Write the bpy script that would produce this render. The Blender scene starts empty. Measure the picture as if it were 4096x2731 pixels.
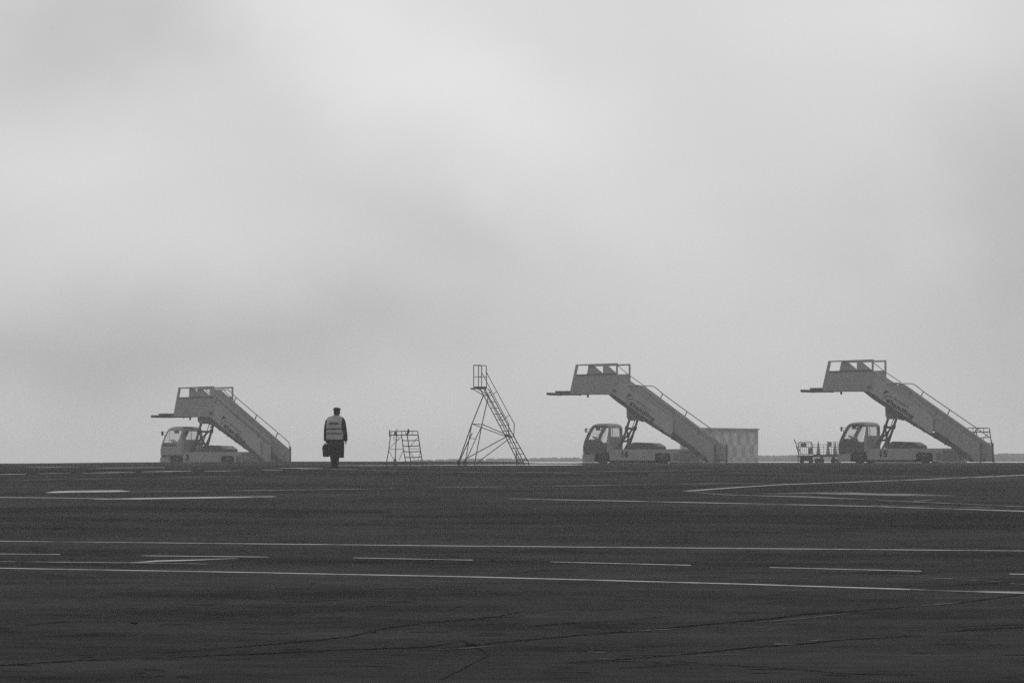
import bpy, math, random
from mathutils import Vector
from mathutils.geometry import tessellate_polygon

random.seed(11)
R = math.radians
S = bpy.context.scene
COL = S.collection

# ------------------------------------------------------------------ camera
CAM_Z = 1.6
F = 15360.0            # 135 mm lens on a 36 mm frame, expressed for a 4096 px wide picture
HOR = 1835.0
cam_d = bpy.data.cameras.new("camera")
cam_d.lens = 135.0
cam_d.sensor_width = 36.0
cam_d.shift_y = (HOR - 1365.5) / 4096.0
cam_d.clip_start = 0.5
cam_d.clip_end = 8000
cam = bpy.data.objects.new("camera", cam_d)
cam.location = (0, 0, CAM_Z)
cam.rotation_euler = (R(90), 0, 0)
COL.objects.link(cam)
S.camera = cam

# ------------------------------------------------------------------ colour management
S.view_settings.view_transform = 'Standard'
S.view_settings.look = 'None'
S.view_settings.gamma = 1.0
S.view_settings.exposure = 0.0
S.view_settings.use_curve_mapping = False
S.render.engine = 'CYCLES'
S.cycles.use_denoising = False
S.cycles.max_bounces = 6
S.cycles.volume_bounces = 1
S.cycles.transparent_max_bounces = 12
S.cycles.use_adaptive_sampling = False
S.cycles.filter_width = 1.5

# ------------------------------------------------------------------ world: overcast sky in black and white
SUN_EL, SUN_AZ = 42.0, 6.0      # degrees above the horizon, degrees right of straight ahead
W = bpy.data.worlds.new("World")
S.world = W
W.use_nodes = True
nt = W.node_tree
nt.nodes.clear()


def N(t, **kw):
    n = nt.nodes.new(t)
    for k, v in kw.items():
        setattr(n, k, v)
    return n


def lk(a, b):
    nt.links.new(a, b)


def mth(op, a, b=None, clamp=False):
    n = N('ShaderNodeMath', operation=op, use_clamp=clamp)
    for i, v in enumerate((a, b)):
        if v is None:
            continue
        if isinstance(v, (int, float)):
            n.inputs[i].default_value = v
        else:
            lk(v, n.inputs[i])
    return n.outputs[0]


tc = N('ShaderNodeTexCoord')
sep = N('ShaderNodeSeparateXYZ')
lk(tc.outputs['Generated'], sep.inputs[0])
ysafe = mth('MAXIMUM', sep.outputs['Y'], 0.15)
az = mth('DIVIDE', sep.outputs['X'], ysafe)
el = mth('DIVIDE', sep.outputs['Z'], ysafe)
comb = N('ShaderNodeCombineXYZ')
lk(az, comb.inputs[0])
lk(el, comb.inputs[1])
# slow wisps that bend the cloud edges
nz = N('ShaderNodeTexNoise')
nz.inputs['Scale'].default_value = 26
nz.inputs['Detail'].default_value = 2
lk(comb.outputs[0], nz.inputs['Vector'])
wob = N('ShaderNodeVectorMath', operation='SUBTRACT')
lk(nz.outputs['Color'], wob.inputs[0])
wob.inputs[1].default_value = (0.5, 0.5, 0.5)
wsc = N('ShaderNodeVectorMath', operation='MULTIPLY')
lk(wob.outputs[0], wsc.inputs[0])
wsc.inputs[1].default_value = (0.05, 0.022, 0)
wadd = N('ShaderNodeVectorMath', operation='ADD')
lk(comb.outputs[0], wadd.inputs[0])
lk(wsc.outputs[0], wadd.inputs[1])
sep2 = N('ShaderNodeSeparateXYZ')
lk(wadd.outputs[0], sep2.inputs[0])
AZ, EL = sep2.outputs[0], sep2.outputs[1]

# soft brighter and darker banks of cloud: (bearing, elevation, width, height, tilt, amount), tangents
BANKS = [
    (-0.026, 0.104, 0.060, 0.024, -0.60, 0.100),
    (0.020, 0.100, 0.070, 0.040, 0.0, 0.045),
    (0.105, 0.115, 0.035, 0.020, 0.0, 0.06),
    (-0.112, 0.113, 0.035, 0.018, 0.35, -0.105),
    (-0.090, 0.006, 0.060, 0.012, 0.0, -0.03),
    (-0.125, 0.074, 0.055, 0.020, 0.15, 0.065),
    (-0.080, 0.054, 0.040, 0.014, 0.0, 0.05),
    (-0.018, 0.060, 0.028, 0.010, -0.25, -0.045),
    (-0.045, 0.033, 0.036, 0.013, 0.05, -0.10),
    (-0.112, 0.029, 0.045, 0.013, 0.0, -0.125),
    (0.150, 0.060, 0.036, 0.034, 0.0, -0.16),
    (0.145, 0.015, 0.035, 0.020, 0.0, -0.05),
]
acc = None
for (a0, e0, wa, we, ti, amt) in BANKS:
    if amt == 0:
        continue
    da = mth('SUBTRACT', AZ, a0)
    de = mth('SUBTRACT', EL, e0)
    de = mth('SUBTRACT', de, mth('MULTIPLY', da, ti))
    qa = mth('POWER', mth('ABSOLUTE', mth('DIVIDE', da, wa)), 2.0)
    qe = mth('POWER', mth('ABSOLUTE', mth('DIVIDE', de, we)), 2.0)
    g = mth('EXPONENT', mth('MULTIPLY', mth('ADD', qa, qe), -1.0))
    g = mth('MULTIPLY', g, amt)
    acc = g if acc is None else mth('ADD', acc, g)
nz2 = N('ShaderNodeTexNoise')
nz2.inputs['Scale'].default_value = 14
nz2.inputs['Detail'].default_value = 2
nz2.inputs['Roughness'].default_value = 0.45
mp = N('ShaderNodeMapping')
mp.inputs['Scale'].default_value = (1.0, 2.2, 1.0)
mp.inputs['Rotation'].default_value = (0, 0, 0.35)
lk(comb.outputs[0], mp.inputs[0])
lk(mp.outputs[0], nz2.inputs['Vector'])
soft = mth('MULTIPLY', mth('SUBTRACT', nz2.outputs['Fac'], 0.5), 0.10)
front = mth('MULTIPLY', mth('ADD', sep.outputs['Y'], 0.35), 1.0, True)     # 0 behind the camera .. 1 ahead
up = mth('MULTIPLY', mth('MAXIMUM', sep.outputs['Z'], 0.0), 0.55)
base = mth('ADD', mth('MULTIPLY', front, 0.26), 0.322)
tot = mth('ADD', mth('ADD', mth('ADD', base, up), acc), soft)
tot = mth('MAXIMUM', tot, 0.05)
cloud_lvl = mth('MULTIPLY', tot, 9.3)
sky = N('ShaderNodeTexSky', sky_type='NISHITA')
sky.sun_disc = False
sky.sun_elevation = R(SUN_EL)
sky.sun_rotation = R(SUN_AZ)
sky.dust_density = 4
bw = N('ShaderNodeRGBToBW')
lk(sky.outputs[0], bw.inputs[0])
final = mth('ADD', cloud_lvl, mth('MULTIPLY', bw.outputs[0], 0.05))
bg = N('ShaderNodeBackground')
lk(final, bg.inputs['Color'])
bg.inputs['Strength'].default_value = 0.1
wo = N('ShaderNodeOutputWorld')
lk(bg.outputs[0], wo.inputs[0])

# ------------------------------------------------------------------ sun behind the cloud
sd = bpy.data.lights.new("sun", 'SUN')
sd.energy = 0.6
sd.angle = R(20)
sd.color = (1.0, 1.0, 1.0)
sun = bpy.data.objects.new("sun", sd)
dv = Vector((math.sin(R(SUN_AZ)) * math.cos(R(SUN_EL)), math.cos(R(SUN_AZ)) * math.cos(R(SUN_EL)), math.sin(R(SUN_EL))))
sun.rotation_euler = dv.to_track_quat('Z', 'Y').to_euler()
sun.location = (0, 0, 60)
COL.objects.link(sun)


# ------------------------------------------------------------------ materials
def mat(name, v, rough=0.6, spec=0.3, metal=0.0, var=0.0, scale=8.0, scale2=None, bump=0.0, stretch=(1, 1, 1)):
    m = bpy.data.materials.new(name)
    m.use_nodes = True
    t = m.node_tree
    b = t.nodes['Principled BSDF']
    b.inputs['Base Color'].default_value = (v, v, v, 1)
    b.inputs['Roughness'].default_value = rough
    b.inputs['Specular IOR Level'].default_value = spec
    b.inputs['Metallic'].default_value = metal
    if var or bump:
        c = t.nodes.new('ShaderNodeTexCoord')
        mpn = t.nodes.new('ShaderNodeMapping')
        mpn.inputs['Scale'].default_value = stretch
        t.links.new(c.outputs['Object'], mpn.inputs[0])
        n = t.nodes.new('ShaderNodeTexNoise')
        n.inputs['Scale'].default_value = scale
        n.inputs['Detail'].default_value = 5
        n.inputs['Roughness'].default_value = 0.6
        t.links.new(mpn.outputs[0], n.inputs['Vector'])
        if var:
            mr = t.nodes.new('ShaderNodeMapRange')
            mr.inputs['From Min'].default_value = 0.3
            mr.inputs['From Max'].default_value = 0.7
            mr.inputs['To Min'].default_value = v * (1 - var)
            mr.inputs['To Max'].default_value = v * (1 + var)
            t.links.new(n.outputs['Fac'], mr.inputs['Value'])
            t.links.new(mr.outputs[0], b.inputs['Base Color'])
        if bump:
            bp = t.nodes.new('ShaderNodeBump')
            bp.inputs['Strength'].default_value = bump
            bp.inputs['Distance'].default_value = 0.02
            t.links.new(n.outputs['Fac'], bp.inputs['Height'])
            t.links.new(bp.outputs[0], b.inputs['Normal'])
    return m


M = {}
M['paint'] = mat('white_vehicle_paint', 0.34, 0.5, 0.3, var=0.10, scale=3.0)
M['paint2'] = mat('grey_side_sheet', 0.28, 0.5, 0.3, var=0.10, scale=2.5)
M['door'] = mat('dark_door_paint', 0.085, 0.5, 0.3, var=0.1, scale=3.0)
M['steel'] = mat('dark_steel', 0.075, 0.6, 0.3, var=0.25, scale=9.0)
M['frame'] = mat('painted_frame', 0.13, 0.55, 0.3, var=0.2, scale=6.0)
M['black'] = mat('black_rubber', 0.022, 0.8, 0.2, var=0.2, scale=10.0)
M['letter'] = mat('letter_film', 0.012, 0.6, 0.2)
M['letter_pale'] = mat('letter_film_pale', 0.09, 0.6, 0.2)
M['interior'] = mat('cab_interior', 0.04, 0.8, 0.1, var=0.2, scale=8)
M['coat'] = mat('dark_wool', 0.018, 0.95, 0.1, var=0.35, scale=14)
M['skin'] = mat('skin', 0.30, 0.6, 0.3)
M['vest'] = mat('vest_fabric', 0.36, 0.8, 0.2, var=0.18, scale=9)
M['band'] = mat('reflective_band', 0.09, 0.45, 0.4, var=0.25, scale=20)
M['leather'] = mat('black_leather', 0.02, 0.6, 0.3, var=0.2, scale=15)
M['tube'] = mat('scaffold_tube', 0.06, 0.6, 0.3, var=0.25, scale=7)
M['cone'] = mat('cone_plastic', 0.16, 0.6, 0.3, var=0.15, scale=12)
M['light'] = mat('hut_light_panel', 0.37, 0.8, 0.2, var=0.18, scale=2)
M['dark'] = mat('hut_dark_panel', 0.26, 0.8, 0.2, var=0.18, scale=2)
M['rim'] = mat('wheel_rim', 0.25, 0.6, 0.3)
M['tree'] = mat('far_foliage', 0.05, 1.0, 0.0, var=0.4, scale=0.4)
M['field'] = mat('field_grass', 0.06, 1.0, 0.0, var=0.35, scale=0.03)

# clear glass: mostly see-through, a little grey and glossy
g = bpy.data.materials.new('window_glass')
g.use_nodes = True
t = g.node_tree
t.nodes.clear()
o_ = t.nodes.new('ShaderNodeOutputMaterial')
mx = t.nodes.new('ShaderNodeMixShader')
tr = t.nodes.new('ShaderNodeBsdfTransparent')
tr.inputs[0].default_value = (0.93, 0.93, 0.93, 1)
gl = t.nodes.new('ShaderNodeBsdfGlossy')
gl.inputs['Roughness'].default_value = 0.05
mx.inputs[0].default_value = 0.06
t.links.new(tr.outputs[0], mx.inputs[1])
t.links.new(gl.outputs[0], mx.inputs[2])
t.links.new(mx.outputs[0], o_.inputs[0])
M['glass'] = g


def ground_material():
    m = bpy.data.materials.new('asphalt')
    m.use_nodes = True
    t = m.node_tree
    b = t.nodes['Principled BSDF']
    b.inputs['Roughness'].default_value = 0.9
    b.inputs['Specular IOR Level'].default_value = 0.0
    c = t.nodes.new('ShaderNodeTexCoord')

    def noise(scale, det, stretch=(1, 1, 1), rough=0.6):
        mpn = t.nodes.new('ShaderNodeMapping')
        mpn.inputs['Scale'].default_value = stretch
        t.links.new(c.outputs['Object'], mpn.inputs[0])
        n = t.nodes.new('ShaderNodeTexNoise')
        n.inputs['Scale'].default_value = scale
        n.inputs['Detail'].default_value = det
        n.inputs['Roughness'].default_value = rough
        t.links.new(mpn.outputs[0], n.inputs['Vector'])
        return n.outputs['Fac']

    def mm(op, a, b_=None):
        n = t.nodes.new('ShaderNodeMath')
        n.operation = op
        for i, v in enumerate((a, b_)):
            if v is None:
                continue
            if isinstance(v, (int, float)):
                n.inputs[i].default_value = v
            else:
                t.links.new(v, n.inputs[i])
        return n.outputs[0]
    big = noise(0.05, 3, (0.35, 1.6, 1))          # wide paler and darker bays of paving
    mid = noise(0.45, 6, (0.5, 1.0, 1), 0.62)     # tyre-swept patches, oil, damp
    fin = noise(3.2, 4, (0.6, 1.0, 1), 0.7)       # aggregate
    v = mm('ADD', mm('MULTIPLY', mm('SUBTRACT', big, 0.5), 1.1),
           mm('ADD', mm('MULTIPLY', mm('SUBTRACT', mid, 0.5), 2.0), mm('MULTIPLY', mm('SUBTRACT', fin, 0.5), 1.5)))
    v = mm('MULTIPLY', mm('ADD', v, 1.0), 0.0335)
    v = mm('MAXIMUM', v, 0.008)
    t.links.new(v, b.inputs['Base Color'])
    bp = t.nodes.new('ShaderNodeBump')
    bp.inputs['Strength'].default_value = 0.25
    bp.inputs['Distance'].default_value = 0.01
    t.links.new(fin, bp.inputs['Height'])
    t.links.new(bp.outputs[0], b.inputs['Normal'])
    return m


M['asphalt'] = ground_material()


def worn_paint(name, v, thr):
    """painted line on asphalt, worn through to the dark paving in irregular spots"""
    m = bpy.data.materials.new(name)
    m.use_nodes = True
    t = m.node_tree
    b = t.nodes['Principled BSDF']
    b.inputs['Roughness'].default_value = 0.85
    b.inputs['Specular IOR Level'].default_value = 0.0
    c = t.nodes.new('ShaderNodeTexCoord')
    n = t.nodes.new('ShaderNodeTexNoise')
    n.inputs['Scale'].default_value = 0.8
    n.inputs['Detail'].default_value = 8
    n.inputs['Roughness'].default_value = 0.75
    t.links.new(c.outputs['Object'], n.inputs['Vector'])
    mr = t.nodes.new('ShaderNodeMapRange')
    mr.inputs['From Min'].default_value = thr - 0.1
    mr.inputs['From Max'].default_value = thr + 0.1
    mr.inputs['To Min'].default_value = 0.03
    mr.inputs['To Max'].default_value = v
    t.links.new(n.outputs['Fac'], mr.inputs['Value'])
    t.links.new(mr.outputs[0], b.inputs['Base Color'])
    return m


M['line'] = worn_paint('line_paint', 0.40, 0.42)
M['line_worn'] = worn_paint('worn_line_paint', 0.24, 0.49)
M['line_bright'] = worn_paint('fresh_line_paint', 0.40, 0.41)
M['crack'] = mat('crack_filler', 0.010, 0.9, 0.0, var=0.7, scale=2.2)
M['chip'] = worn_paint('pale_crack_edge', 0.17, 0.48)
M['darkbay'] = mat('newer_asphalt', 0.0235, 0.9, 0.0, var=0.3, scale=0.35, stretch=(0.3, 1, 1))
w_ = bpy.data.materials.new('mirage_water')
w_.use_nodes = True
b = w_.node_tree.nodes['Principled BSDF']
b.inputs['Base Color'].default_value = (0.03, 0.03, 0.03, 1)
b.inputs['Roughness'].default_value = 0.04
b.inputs['IOR'].default_value = 1.33
M['water'] = w_
M['wetconc'] = mat('wet_concrete', 0.45, 0.25, 0.6, var=0.2, scale=0.2)


# ------------------------------------------------------------------ mesh helpers
class MB:
    def __init__(self):
        self.v, self.f, self.mi = [], [], []

    def add(self, vs, fs, mi=0):
        o = len(self.v)
        self.v += [tuple(p) for p in vs]
        self.f += [tuple(i + o for i in f) for f in fs]
        self.mi += [mi] * len(fs)

    def box(self, x0, x1, y0, y1, z0, z1, mi=0, ch=0.0):
        if ch > 0:
            # chamfered along the vertical and horizontal edges: loft of inset rings
            rings = []
            for (z, i) in ((z0, ch), (z0 + ch, 0), (z1 - ch, 0), (z1, ch)):
                rings.append(rrect(x0 + i, x1 - i, y0 + i, y1 - i, max(ch - i * 0.5, 0.002), z, 3))
            self.loft(rings, mi)
            return
        vs = [(x, y, z) for z in (z0, z1) for y in (y0, y1) for x in (x0, x1)]
        self.add(vs, [(0, 2, 3, 1), (4, 5, 7, 6), (0, 1, 5, 4), (2, 6, 7, 3), (0, 4, 6, 2), (1, 3, 7, 5)], mi)

    def loft(self, rings, mi=0, caps=True):
        n = len(rings[0])
        vs = [p for r in rings for p in r]
        fs = []
        for i in range(len(rings) - 1):
            for j in range(n):
                k = (j + 1) % n
                fs.append((i * n + j, i * n + k, (i + 1) * n + k, (i + 1) * n + j))
        if caps:
            fs.append(tuple(range(n))[::-1])
            fs.append(tuple((len(rings) - 1) * n + j for j in range(n)))
        self.add(vs, fs, mi)

    def tube(self, pts, r, n=8, mi=0):
        pts = [Vector(p) for p in pts]
        rs = r if isinstance(r, (list, tuple)) else [r] * len(pts)
        rings = []
        for i, p in enumerate(pts):
            d = (pts[min(i + 1, len(pts) - 1)] - pts[max(i - 1, 0)]).normalized()
            a = Vector((0, 0, 1)) if abs(d.z) < 0.9 else Vector((0, 1, 0))
            x = d.cross(a).normalized()
            y = d.cross(x)
            rings.append([tuple(p + (x * math.cos(q) + y * math.sin(q)) * rs[i]) for q in [2 * math.pi * k / n for k in range(n)]])
        self.loft(rings, mi)

    def bar(self, a, b, w, h, mi=0):
        """rectangular bar from a to b"""
        a, b = Vector(a), Vector(b)
        d = (b - a).normalized()
        s = Vector((0, 1, 0)) if abs(d.y) < 0.9 else Vector((1, 0, 0))
        x = (s - d * s.dot(d)).normalized()
        y = d.cross(x)
        rings = [[tuple(p + x * i * w / 2 + y * j * h / 2) for (i, j) in ((-1, -1), (1, -1), (1, 1), (-1, 1))] for p in (a, b)]
        self.loft(rings, mi)

    def plate(self, loops, v0, v1, mi=0):
        """plate in the x-z plane with holes: loops = [outer, hole, ...] of (x, z); thickness from y=v0 to y=v1"""
        tri = tessellate_polygon([[Vector((p[0], p[1], 0)) for p in l] for l in loops])
        flat = [p for l in loops for p in l]
        n = len(flat)
        vs = [(p[0], v0, p[1]) for p in flat] + [(p[0], v1, p[1]) for p in flat]
        fs = [tuple(t) for t in tri] + [tuple(i + n for i in t)[::-1] for t in tri]
        o = 0
        for l in loops:
            for j in range(len(l)):
                k = (j + 1) % len(l)
                fs.append((o + j, o + k, n + o + k, n + o + j))
            o += len(l)
        self.add(vs, fs, mi)

    def build(self, name, m, parent=None, smooth=False, recalc=True):
        me = bpy.data.meshes.new(name)
        me.from_pydata(self.v, [], self.f)
        ms = m if isinstance(m, (list, tuple)) else [m]
        for x in ms:
            me.materials.append(x)
        for p, i in zip(me.polygons, self.mi):
            p.material_index = i
            p.use_smooth = smooth
        if recalc:
            import bmesh
            bm = bmesh.new()
            bm.from_mesh(me)
            bmesh.ops.recalc_face_normals(bm, faces=bm.faces)
            bm.to_mesh(me)
            bm.free()
        me.update()
        o = bpy.data.objects.new(name, me)
        COL.objects.link(o)
        if parent is not None:
            o.parent = parent
        return o


def rrect(x0, x1, y0, y1, r, z, k=4):
    pts = []
    for (cx, cy, a0) in ((x1 - r, y1 - r, 0), (x0 + r, y1 - r, 90), (x0 + r, y0 + r, 180), (x1 - r, y0 + r, 270)):
        for i in range(k + 1):
            a = R(a0 + 90 * i / k)
            pts.append((cx + r * math.cos(a), cy + r * math.sin(a), z))
    return pts


def thing(name, label, cat, loc=(0, 0, 0), rz=0, group=None):
    o = bpy.data.objects.new(name, None)
    COL.objects.link(o)
    o.empty_display_size = 0.3
    o.location = loc
    o.rotation_euler = (0, 0, rz)
    return tag(o, label, cat, group)


def tag(o, label, cat, group=None):
    o['label'] = label
    o['category'] = cat
    if group:
        o['group'] = group
    return o


def text_mesh(s, size, name, m, parent, origin, xdir, ydir, bold=0.0, wscale=1.0, shear=0.0, space=1.0):
    """lettering lying in the plane spanned by xdir, ydir (text right, text up)"""
    cu = bpy.data.curves.new(name, 'FONT')
    cu.body = s
    cu.size = size
    cu.offset = bold
    cu.extrude = 0.003
    cu.resolution_u = 3
    cu.shear = shear
    cu.space_character = space
    tmp = bpy.data.objects.new('tmp', cu)
    COL.objects.link(tmp)
    dg = bpy.context.evaluated_depsgraph_get()
    me = bpy.data.meshes.new_from_object(tmp.evaluated_get(dg))
    bpy.data.objects.remove(tmp)
    bpy.data.curves.remove(cu)
    X, Y = Vector(xdir).normalized(), Vector(ydir).normalized()
    Z = X.cross(Y)
    for v in me.vertices:
        c = v.co.copy()
        v.co = Vector(origin) + X * c.x * wscale + Y * c.y + Z * c.z
    me.name = name
    me.materials.clear()
    me.materials.append(m)
    o = bpy.data.objects.new(name, me)
    COL.objects.link(o)
    o.parent = parent
    return o


# ------------------------------------------------------------------ terrain
def ss(a, b, x):
    t = min(1.0, max(0.0, (x - a) / (b - a)))
    return t * t * (3 - 2 * t)


def lerp_tab(tab, x):
    if x <= tab[0][0]:
        return tab[0][1]
    for (a, va), (b, vb) in zip(tab, tab[1:]):
        if x <= b:
            t = (x - a) / (b - a)
            t = t * t * (3 - 2 * t)
            return va + (vb - va) * t
    return tab[-1][1]


HUMP = [(-0.30, 0.0), (-0.133, 0.03), (-0.09, 0.094), (-0.05, 0.13), (-0.008, 0.135), (0.012, 0.0)]


def gz(x, y):
    D = y
    s = x / max(y, 60.0)
    z = 1.345 * ss(30, 125, D)
    z += 0.035 * ss(0.03, 0.09, s) * ss(150, 190, D)
    z += 0.03 * ss(200, 232, D) * (1 - ss(0.03, 0.09, s))
    L = 1 - ss(-0.045, -0.030, s)
    z += lerp_tab(HUMP, s) * math.exp(-((D - 192) / 12.0) ** 2)
    z -= L * 0.16 * ss(196, 208, D)
    z -= L * 4.0 * ss(216, 400, D)
    z -= 6.0 * ss(340, 900, D)
    return z


def to_ground(px, py, d0=22.0, d1=233.0):
    """where the sight line of a measured point meets the paving"""
    s = (px - 2048.0) / F
    D = d0
    prev = D
    while D < d1:
        if HOR + F * (CAM_Z - gz(s * D, D)) / D <= py:
            lo, hi = prev, D
            for _ in range(24):
                m_ = (lo + hi) / 2
                if HOR + F * (CAM_Z - gz(s * m_, m_)) / m_ <= py:
                    hi = m_
                else:
                    lo = m_
            D = hi
            break
        prev = D
        D += 0.4
    return s * D, D


def stand(px, D):
    """ground point at distance D under a measured bearing"""
    x = (px - 2048.0) / F * D
    return Vector((x, D, gz(x, D)))


rows = [-60, -40, -20, -5, 5, 12, 16]
y = 20.0
while y < 245:
    rows.append(y)
    y += 0.5
while y < 2400:
    rows.append(y)
    y *= 1.03
rows.append(2450)
cols = [-0.8, -0.55, -0.4, -0.3, -0.25, -0.2] + [-0.16 + 0.004 * i for i in range(81)] + [0.2, 0.25, 0.3, 0.4, 0.55, 0.8]
mb = MB()
vs = []
for y in rows:
    for s in cols:
        x = s * max(y, 60)
        vs.append((x, y, gz(x, y)))
nc = len(cols)
fs, mi = [], []
for i in range(len(rows) - 1):
    for j in range(nc - 1):
        fs.append((i * nc + j, i * nc + j + 1, (i + 1) * nc + j + 1, (i + 1) * nc + j))
        mi.append(1 if rows[i] > 300 else 0)
mb.v, mb.f, mb.mi = vs, fs, mi
ground = mb.build('ground', [M['asphalt'], M['field']], smooth=True, recalc=False)
ground['kind'] = 'structure'


def sheet(name, m, pts, lift=0.004, step=10.0, parent=ground, mb=None, jag=0.0):
    """thin sheet lying on the paving; pts = (px, py, thickness px) measured along the mark"""
    own = mb is None
    mb = mb or MB()
    top, bot = [], []
    for (a, b) in zip(pts, pts[1:]):
        n = max(1, int(abs(b[0] - a[0]) / step))
        for i in range(n + (b is pts[-1])):
            t = i / n
            px = a[0] + (b[0] - a[0]) * t
            py = a[1] + (b[1] - a[1]) * t
            th = a[2] + (b[2] - a[2]) * t
            if jag:
                py += random.uniform(-jag, jag)
                th *= random.uniform(0.4, 1.5)
            th = max(th, 0.15)
            for lst, q in ((top, py - th / 2), (bot, py + th / 2)):
                x, y = to_ground(px, q)
                lst.append((x, y, gz(x, y) + lift))
    n = len(top)
    mb.add(bot + top, [(i, i + 1, n + i + 1, n + i) for i in range(n - 1)])
    if own:
        return mb.build(name, m, parent, smooth=True, recalc=False)


K = 4096 / 2352.0


def d(*pts):
    return [(a * K, b * K, c * K) for (a, b, c) in pts]


# painted markings, nearest first
sheet('painted_line', M['line'], d((-500, 1294.5, 1.5), (-60, 1303.5, 1.6), (600, 1315, 1.7), (1100, 1325, 1.9), (1700, 1341, 2.1), (2420, 1364, 2.6), (2900, 1380, 2.8)))
sheet('painted_line', M['line'], d((-500, 1237, 1.2), (-60, 1242, 1.2), (1100, 1254, 1.3), (2420, 1265.5, 1.4), (2900, 1270, 1.4)))
for p in (((-60, 1271.5, 1.2), (138, 1273, 1.0)), ((325, 1276, 1.0), (616, 1279, 1.3)), ((812, 1281, 1.0), (1086, 1286, 1.3)),
          ((1265, 1290, 1.1), (1586, 1298, 1.5)), ((1768, 1303, 1.2), (2116, 1311.5, 1.6)), ((2318, 1318, 1.5), (2420, 1320, 1.6))):
    sheet('painted_dash', M['line'], d(*p))
sheet('old_painted_line', M['line_worn'], d((-60, 1289, 0.9), (340, 1292.5, 2.2), (460, 1295, 1.8), (540, 1297.5, 0.5)))
sheet('old_painted_line', M['line_bright'], d((300, 1293, 0.8), (360, 1289, 2.8), (420, 1287.5, 2.6), (480, 1285.5, 1.2), (545, 1283, 0.5)), lift=0.008)
sheet('old_painted_line', M['line'], d((1170, 1145, 0.9), (1600, 1154, 1.2), (2000, 1162.5, 1.3), (2420, 1176, 1.6)))
sheet('old_painted_line', M['line_worn'], d((2000, 1160, 0.6), (2352, 1168.5, 1.2), (2420, 1171, 1.2)), lift=0.008)
sheet('painted_arrow_line', M['line_bright'], d((1568, 1127.5, 0.6), (1600, 1126, 2.2), (1680, 1120, 1.6), (1800, 1112.5, 1.2), (2080, 1102.5, 1.1), (2420, 1088, 1.3)))
sheet('painted_arrow_line', M['line_worn'], d((1575, 1128, 0.8), (1640, 1135, 1.4), (1700, 1138, 2.8), (1850, 1141, 2.2), (2050, 1150.5, 1.2), (2420, 1167, 1.2)), lift=0.008)
sheet('old_painted_line', M['line_worn'], d((2090, 1152.5, 0.5), (2115, 1151, 1.0), (2160, 1147, 0.6)), lift=0.012)
sheet('worn_paving', M['line_worn'], d((1750, 1134, 0.8), (1900, 1132.5, 4.5), (2060, 1136, 5.0), (2200, 1139, 1.5)), lift=0.006)
sheet('painted_line', M['line_worn'], d((1000, 1119.5, 0.6), (1350, 1115, 0.9), (1690, 1109.5, 0.9), (1810, 1111, 0.6)))
sheet('painted_line', M['line_worn'], d((280, 1130, 0.5), (600, 1126, 0.9), (905, 1122, 0.7)))
sheet('painted_box', M['line_bright'], d((104, 1132, 0.4), (125, 1130.5, 3.6), (180, 1129, 4.4), (270, 1128, 4.0), (298, 1128, 0.5)), lift=0.008)
sheet('painted_box', M['line_bright'], d((215, 1147, 0.5), (300, 1145.8, 3.0), (480, 1143, 3.2), (620, 1140.8, 3.0), (636, 1140.5, 0.4)), lift=0.008)
sheet('painted_line', M['line'], d((-60, 1141.5, 1.1), (120, 1143, 1.0), (260, 1145.5, 0.6)))
sheet('painted_line', M['line_worn'], d((-60, 1104, 0.6), (200, 1100, 0.7), (560, 1093, 0.6)))
sheet('painted_line', M['line_worn'], d((1490, 1090, 0.5), (1700, 1087, 0.8), (1760, 1088, 0.8), (2200, 1096, 0.7), (2420, 1097, 0.7)))
sheet('painted_line', M['line_worn'], d((690, 1077, 1.3), (790, 1078, 1.0), (1000, 1083, 0.6), (1380, 1088, 0.5)))
sheet('painted_line', M['line_worn'], d((1100, 1086, 0.5), (1400, 1082, 0.7), (1640, 1080, 0.5)))
for (a, b, y0, y1, th) in ((0, 60, 1089.5, 1088.5, 1.2), (90, 160, 1087.5, 1086.5, 0.9), (190, 310, 1086.5, 1084, 1.2), (325, 440, 1083.5, 1081.5, 1.4),
                           (470, 560, 1082, 1080.5, 0.9), (600, 650, 1079, 1079.5, 0.8), (60, 180, 1073, 1072, 0.7), (220, 380, 1075, 1073, 1.0)):
    sheet('painted_dash', M['line_bright'], d((a, y0, th * 0.5), ((a + b) / 2, (y0 + y1) / 2, th), (b, y1, th * 0.4)))
# short scraps of paint near the right-hand edge
for p in (((2110, 1326, 0.6), (2190, 1330, 1.0)), ((2225, 1332.5, 0.9), (2300, 1337, 0.6)), ((2320, 1341, 0.9), (2360, 1342.5, 0.7)),
          ((2090, 1354, 0.7), (2352, 1359.5, 1.3)), ((2040, 1322, 0.5), (2100, 1323, 0.7))):
    sheet('paint_scrap', M['line_worn'], d(*p), lift=0.008)

# darker bay of newer asphalt across the apron
sheet('newer_asphalt_strip', M['darkbay'], d((880, 1186, 6), (1200, 1185, 9), (1500, 1188, 14), (2000, 1194, 26), (2420, 1199, 34)), lift=0.003)
sheet('newer_asphalt_strip', M['darkbay'], d((-60, 1168, 1), (200, 1166, 6), (600, 1173, 10), (900, 1175, 6)), lift=0.003)

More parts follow.
